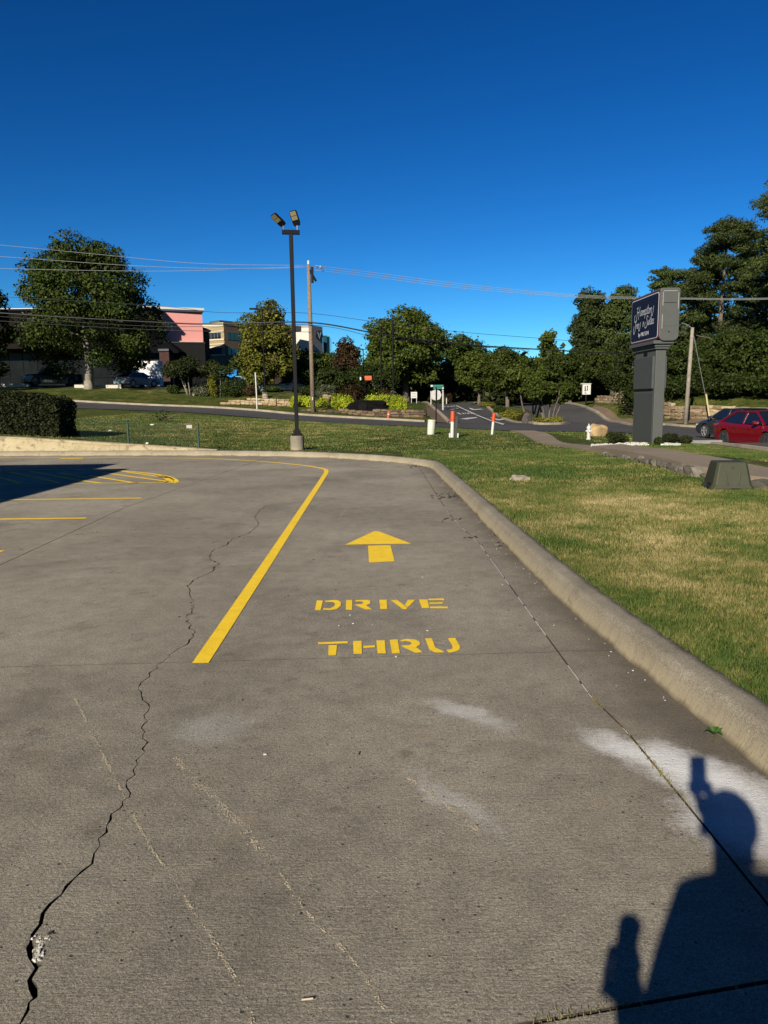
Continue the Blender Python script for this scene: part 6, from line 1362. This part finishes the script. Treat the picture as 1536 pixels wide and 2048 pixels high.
for n in 'lr': ED += [('chest', 'sh' + n), ('sh' + n, 'el' + n), ('el' + n, 'wr' + n), ('wr' + n, 'ha' + n), ('pelvis', 'hip' + n), ('hip' + n, 'kn' + n), ('kn' + n, 'an' + n), ('an' + n, 'toe' + n)]
bm_ = skin_body(VV, [(J[a_], J[b_]) for a_, b_ in ED], RR, 0)
SKN = simple('skin', (.45, .27, .19), .5, var=.05); SHIRT = simple('navy_shirt', (.05, .07, .14), .9); JEAN = simple('blue_jeans', (.06, .09, .16), .9); bm_.materials.clear()
for m_ in (SKN, SHIRT, JEAN): bm_.materials.append(m_)
for f in bm_.polygons:
    c_ = f.center; w_ = Vector((c_.x + px0, c_.y + py0, c_.z)); f.material_index = 2 if (w_.z < 1.0 and abs(w_.x + .10) < .19 and w_.z > .08) else (1 if w_.z < 1.47 and w_.y < -.42 and w_.z > .99 else 0)
mesh_obj('body', bm_, None, pr_)
def rel_(x, y, z): return (x - px0, y - py0, z)
hr = bmesh.new(); bmesh.ops.create_uvsphere(hr, u_segments=20, v_segments=12, radius=1); 
for v in hr.verts: v.co = Vector((v.co.x * .092, v.co.y * .108 - .012, v.co.z * .105)); 
bmesh.ops.delete(hr, geom=[v for v in hr.verts if v.co.y > .045 and v.co.z < .035], context='VERTS'); hm_ = bpy.data.meshes.new('hair'); hr.to_mesh(hm_); hr.free(); mesh_obj('hair', hm_, simple('dark_hair', (.03, .02, .012), .8), pr_, rel_(-.10, -.54, 1.645))
fcm = MB(); fcm.lathe([(.001, .028), (.012, .02), (.014, .0), (.004, -.012)], rel_(-.10, -.440, 1.60), 8); fcm.obj('nose', SKN, pr_)
for s in (-1, 1):
    MB().lathe([(.001, -.011), (.011, -.006), (.012, .003), (.002, .010)], rel_(-.10 + s * .032, -.452, 1.622), 10, axis='Y').obj('eye', WHITE, pr_); MB().lathe([(.012, -.03), (.02, 0), (.012, .03)], rel_(-.10 + s * .088, -.53, 1.61), 8).obj('ear', SKN, pr_)
    MB().lathe([(.055, 0), (.052, .05), (.03, .085)], (0, 0, 0), 14).obj('shoe', simple('grey_shoe', (.2, .2, .2)), pr_, loc=rel_(-.10 + s * .14, -.53, 0)).scale = (.85, 2.3, 1)
MB().box(rel_(-.10, -.445, 1.567), (.045, .012, .010)).obj('mouth', simple('lip', (.35, .12, .1)), pr_, bevel=.004)
for (hx, hy, hz, s) in ((-.26, -.235, 1.075, 1), (.015, -.055, 1.465, -1)):   # fingers and thumb closing round what is held
    for k, ln in enumerate((.9, 1.0, .95, .75)):
        z = hz + .035 - k * .022; MB().tube([rel_(hx - s * .02, hy - .01, z), rel_(hx - s * .045, hy + .02, z), rel_(hx - s * .03 * 1, hy + .052 * ln, z), rel_(hx + s * .008, hy + .058 * ln, z - .004)], [.010, .0095, .009, .007], 8).obj('finger', SKN, pr_, smooth=True)
    MB().tube([rel_(hx + s * .01, hy - .02, hz), rel_(hx + s * .038, hy + .01, hz + .02), rel_(hx + s * .036, hy + .038, hz + .035)], [.013, .011, .008], 8).obj('thumb', SKN, pr_, smooth=True)
ph = MB().box((0, 0, 0), (.072, .008, .150)).obj('smartphone', BLACK, loc=(.012, -.022, 1.545), bevel=.003); ph.rotation_euler = (-PITCH, 0, 0); tag(ph, 'black smartphone held upright in the raised right hand', 'phone')
tmb = empty('tumbler', (-.255, -.205, 1.04), 0, 'slim dark tumbler held in the left hand', 'cup'); MB().lathe([(.026, 0), (.031, .12)], n=18).obj('cup_body', DALLOY, tmb); MB().lathe([(.033, .12), (.033, .132), (.026, .142)], n=18).obj('cup_lid', BLACK, tmb)

# ------------------------------------------------------------------ grass blades
def blades(name, label, regions, mat):
    g = np.random.default_rng(21); X_, Y_, Hh_, Wd_ = [], [], [], []
    for (n, ya, yb, xl, xr, hh, ww) in regions:
        y = np.sqrt(g.uniform(ya * ya, yb * yb, n)); x0 = np.interp(y, KYs, KXs) if xl is None else xl * np.ones(n); x1 = xr(y); keep = x1 > x0; y, x0, x1 = y[keep], x0[keep], x1[keep]
        x = x0 + .01 + (x1 - x0) * g.random(len(y)); X_.append(x); Y_.append(y); Hh_.append(hh * g.uniform(.45, 1.3, len(y))); Wd_.append(ww * g.uniform(.6, 1.3, len(y)))
    x, y, hh, ww = map(np.concatenate, (X_, Y_, Hh_, Wd_))
    sn_x = np.array([p.x for p in A_]); sn_y = np.array([p.y for p in A_]); sf_y = np.interp(x, [p.x for p in B_], [p.y for p in B_]); nn_y = np.interp(x, sn_x, sn_y)
    ok = ~((y > nn_y - .12) & (y < sf_y + .05) & (x > sn_x.min())); 
    kbx = np.array([p.x for p in kback if p.y > 17.2]); kby = np.array([p.y for p in kback if p.y > 17.2]); o_ = np.argsort(kbx); ok &= ~((x < .95) & (y < np.interp(x, kbx[o_], kby[o_]) + .02))
    ne = res(nearE, 200); ok &= y < np.interp(x, [p.x for p in ne], [p.y for p in ne]) - .1
    ok &= ~((x > 11.4) & (y > 23)) & ~((x > 11.9) & (y > 14.5)) & ~((x < -5) & (y < 23.2))
    x, y, hh, ww = x[ok], y[ok], hh[ok], ww[ok]; n = len(x); z = hN(x, y); z = np.where(y < 17, np.maximum(z, .146), z)
    a = g.uniform(0, 2 * PI, n); lean = g.uniform(.1, .9, n); la = g.uniform(0, 2 * PI, n); dx, dy = np.cos(a) * ww, np.sin(a) * ww
    tip = np.c_[x + np.cos(la) * hh * lean, y + np.sin(la) * hh * lean, z + hh]; P = np.stack([np.c_[x - dx, y - dy, z - .01], np.c_[x + dx, y + dy, z - .01], tip], 1).reshape(-1, 3)
    me = bpy.data.meshes.new(name); me.vertices.add(3 * n); me.vertices.foreach_set('co', P.astype(np.float32).ravel()); me.loops.add(3 * n); me.loops.foreach_set('vertex_index', np.arange(3 * n, dtype=np.int32)); me.polygons.add(n); me.polygons.foreach_set('loop_start', np.arange(0, 3 * n, 3, dtype=np.int32)); me.update(calc_edges=True)
    o = mesh_obj(name, me, mat); return tag(o, label, kind='stuff')
kb_ = [p for p in kback if p.y < 17.2 and p.x > .9]; KYs = np.array([p.y for p in kb_]); KXs = np.array([p.x - .022 for p in kb_])
edge_r = lambda y: .60 * y + .4
blades('grass', 'short mixed green and straw grass blades on the verge', [(90000, 2.2, 6.5, None, edge_r, .026, .0030), (120000, 6.5, 12, None, edge_r, .030, .0048), (90000, 12, 20, None, edge_r, .034, .009), (30000, 17.5, 21, .5, edge_r, .034, .011), (60000, 20.5, 45, -5, lambda y: .40 * y, .036, .018), (60000, 23, 47, -16, lambda y: -.02 * y, .036, .02), (30000, 14, 27, 8, lambda y: .62 * y, .035, .013)], BLADE)

# ------------------------------------------------------------------ small debris
r = random.Random(33)
mb = MB()
for i in range(520):     # joint weeds and grass in the gaps
    k = r.random()
    if k < .45:
        x = r.uniform(.35, 1.2); y = T0(x) + r.gauss(0, .012); c0 = x < .62
        if not c0 and r.random() < .8: continue
    elif k < .8: y = r.choice([r.gauss(3.55, .04), r.gauss(3.0, .2), r.gauss(2.8, .1)]); x = xat(GJ, y) + r.gauss(0, .008)
    else: y = r.uniform(9, 15.5); x = xat(GJ, y) + r.gauss(0, .03)
    h_ = r.uniform(.005, .018); a = r.uniform(0, 6.28); w_ = .003; mb.add([(x - w_, y, -.01), (x + w_, y, -.01), (x + math.cos(a) * h_ * .8, y + math.sin(a) * h_ * .8, h_)], [(0, 1, 2)])
o = mb.obj('joint_weeds', simple('dry_weed', (.20, .17, .06), .9, var=.6, scale=40), fixn=False); tag(o, 'dry weeds and grass sprouting from the slab joints', kind='stuff')
mb = MB()
spots = [(908, 994, .10, 40), (885, 994, .16, 14), (835, 933, .16, 30), (1000, 1068, .05, 5), (905, 1040, .06, 8), (945, 1075, .05, 6), (1012, 1090, .05, 5)]
for (px, py, s, n) in spots:
    c = P0(px, py)
    for i in range(n):
        x, y = c.x + r.gauss(0, s), c.y + r.gauss(0, s * 1.2); l = r.uniform(.02, .06); a = r.uniform(0, 3.1); mb.box((x, y, .008), (l, l * .35, .010), a, .6)
for i in range(60): x, y = r.uniform(-4, 1.1), r.uniform(1.8, 14); l = r.uniform(.004, .012); mb.box((x, y, .003), (l * 1.5, l, l * .6), r.uniform(0, 3), .6)
o = mb.obj('leaf_litter', simple('dead_leaf', (.035, .026, .015), .9), fixn=True); tag(o, 'dark dead leaves and crumbs blown along gutter and slabs', kind='stuff')
mb = MB()
for (px, py) in [(700, 1231), (692, 1249), (706, 1248), (745, 1250), (678, 1252), (792, 1314), (845, 1155), (905, 1156), (1005, 1170), (855, 1262), (872, 940), (1048, 1015), (1023, 1094), (1330, 1402), (460, 940), (273, 503 + 547), (530, 1510), (1265, 1255)]:
    c = P0(px, py); s = r.uniform(.004, .010); mb.box((c.x, c.y, .004), (s * 1.6, s, s * .5), r.uniform(0, 3), .7)
for i in range(90): y = r.uniform(3, 16); x = float(np.interp(y, [p[1] for p in kp[:iG]], [p[0] for p in kp[:iG]])) - abs(r.gauss(.02, .10)) - .01; s = r.uniform(.002, .007); mb.box((x, y, .003), (s * 1.4, s, s * .7), r.uniform(0, 3), .7)
o = mb.obj('pale_grit', simple('pale_grit', (.8, .76, .68), .8)); tag(o, 'pale pebbles and paint flecks scattered on the concrete', kind='stuff')
# crumbled pale patch in the crack
mb = MB()
for i in range(110):
    t = r.random(); c = P0(84 - 10 * t + r.gauss(0, 4.5 + 5 * (t < .2)), 1872 + t * 50); s = r.uniform(.002, .007); mb.box((c.x, c.y, -.004 + r.uniform(0, .006)), (s * 1.5, s, s), r.uniform(0, 3), .7)
o = mb.obj('crumbled_concrete', simple('fresh_chips', (.70, .68, .60), .9)); tag(o, 'pale crumbled chips filling the widest part of the crack', kind='stuff')
# weed by the kerb
c = P0(1428, 1480); wd = empty('weed', (c.x, c.y, 0), 0, 'small lone green weed growing at the kerb foot', 'plant'); mb = MB(); mb.tube([(0, 0, -.01), (.004, 0, .035)], .003, 5); mb.obj('stem', LF_MID, wd)
for k in range(7):
    a = k * .9; l = r.uniform(.035, .055); d = Vector((math.cos(a), math.sin(a), 0)); s_ = Vector((-d.y, d.x, 0)); b0 = Vector((0, 0, .03)); tip = d * l + Vector((0, 0, r.uniform(.03, .06))); md = d * l * .55 + Vector((0, 0, .052))
    MB().add([b0, md + s_ * .013, tip, md - s_ * .013], [(0, 1, 2, 3)]).obj('leaf', simple('weed_leaf', (.06, .14, .02), .5), wd)
for (px, py, l, a, lab) in ((718, 1508, .03, 1.4, 'short dark twig lying upright in view on the middle slab'), (1045, 1555, .014, 0, 'dark seed pod on the slab left of the white stain'), (615, 2001, .03, .1, 'pale broken twig near the bottom of the picture')):
    c = P0(px, py); o = MB().tube([(-l / 2, 0, .004), (l / 2, 0, .005)], .003, 5).obj('twig', BARK if py < 1990 else simple('straw', (.6, .5, .35)), loc=(c.x, c.y, 0), rot=(0, 0, a)); tag(o, lab, 'twig')

# rough mortar scars and hairline scrapes standing a few millimetres proud of the slab
r = random.Random(44)
for (pts_, wd_, lab) in [([(150, 1395), (255, 1605), (300, 1690), (345, 1755), (420, 1870), (490, 1990), (505, 2048)], .009, 'long thin raised mortar scar running to the bottom left of the picture'),
                        ([(352, 1515), (385, 1555), (432, 1600), (470, 1640), (515, 1690), (545, 1715)], .026, 'broad pale rough mortar scar left of the slab middle'),
                        ([(560, 1745), (620, 1830), (690, 1900), (735, 1960), (775, 2030), (790, 2048)], .010, 'thin rough mortar scar near the bottom centre'),
                        ([(815, 1555), (845, 1575), (930, 1640), (965, 1670)], .016, 'short rough scar below the white streak')]:
    Q = res([P0(*q) for q in pts_], 260); mb = MB(); L_ = sum((Q[i + 1] - Q[i]).length for i in range(259)); n = int(L_ * 420 * (1 + wd_ * 40))
    for i in range(n):
        t = r.random(); p = Q[int(t * 259)]; k = math.sin(t * 23) * .5 + math.sin(t * 57 + 1) * .5
        if k < .05 and r.random() < .88: continue
        o_ = r.gauss(0, wd_ * .4); sz = r.uniform(.0015, .0045); mb.box((p.x + o_, p.y + r.gauss(0, wd_ * .25), sz * .22), (sz * r.uniform(1, 2.2), sz, sz * .8), r.uniform(0, 3), .6)
    o = mb.obj('mortar_scar', CONC_SCAR); tag(o, lab, kind='stuff')
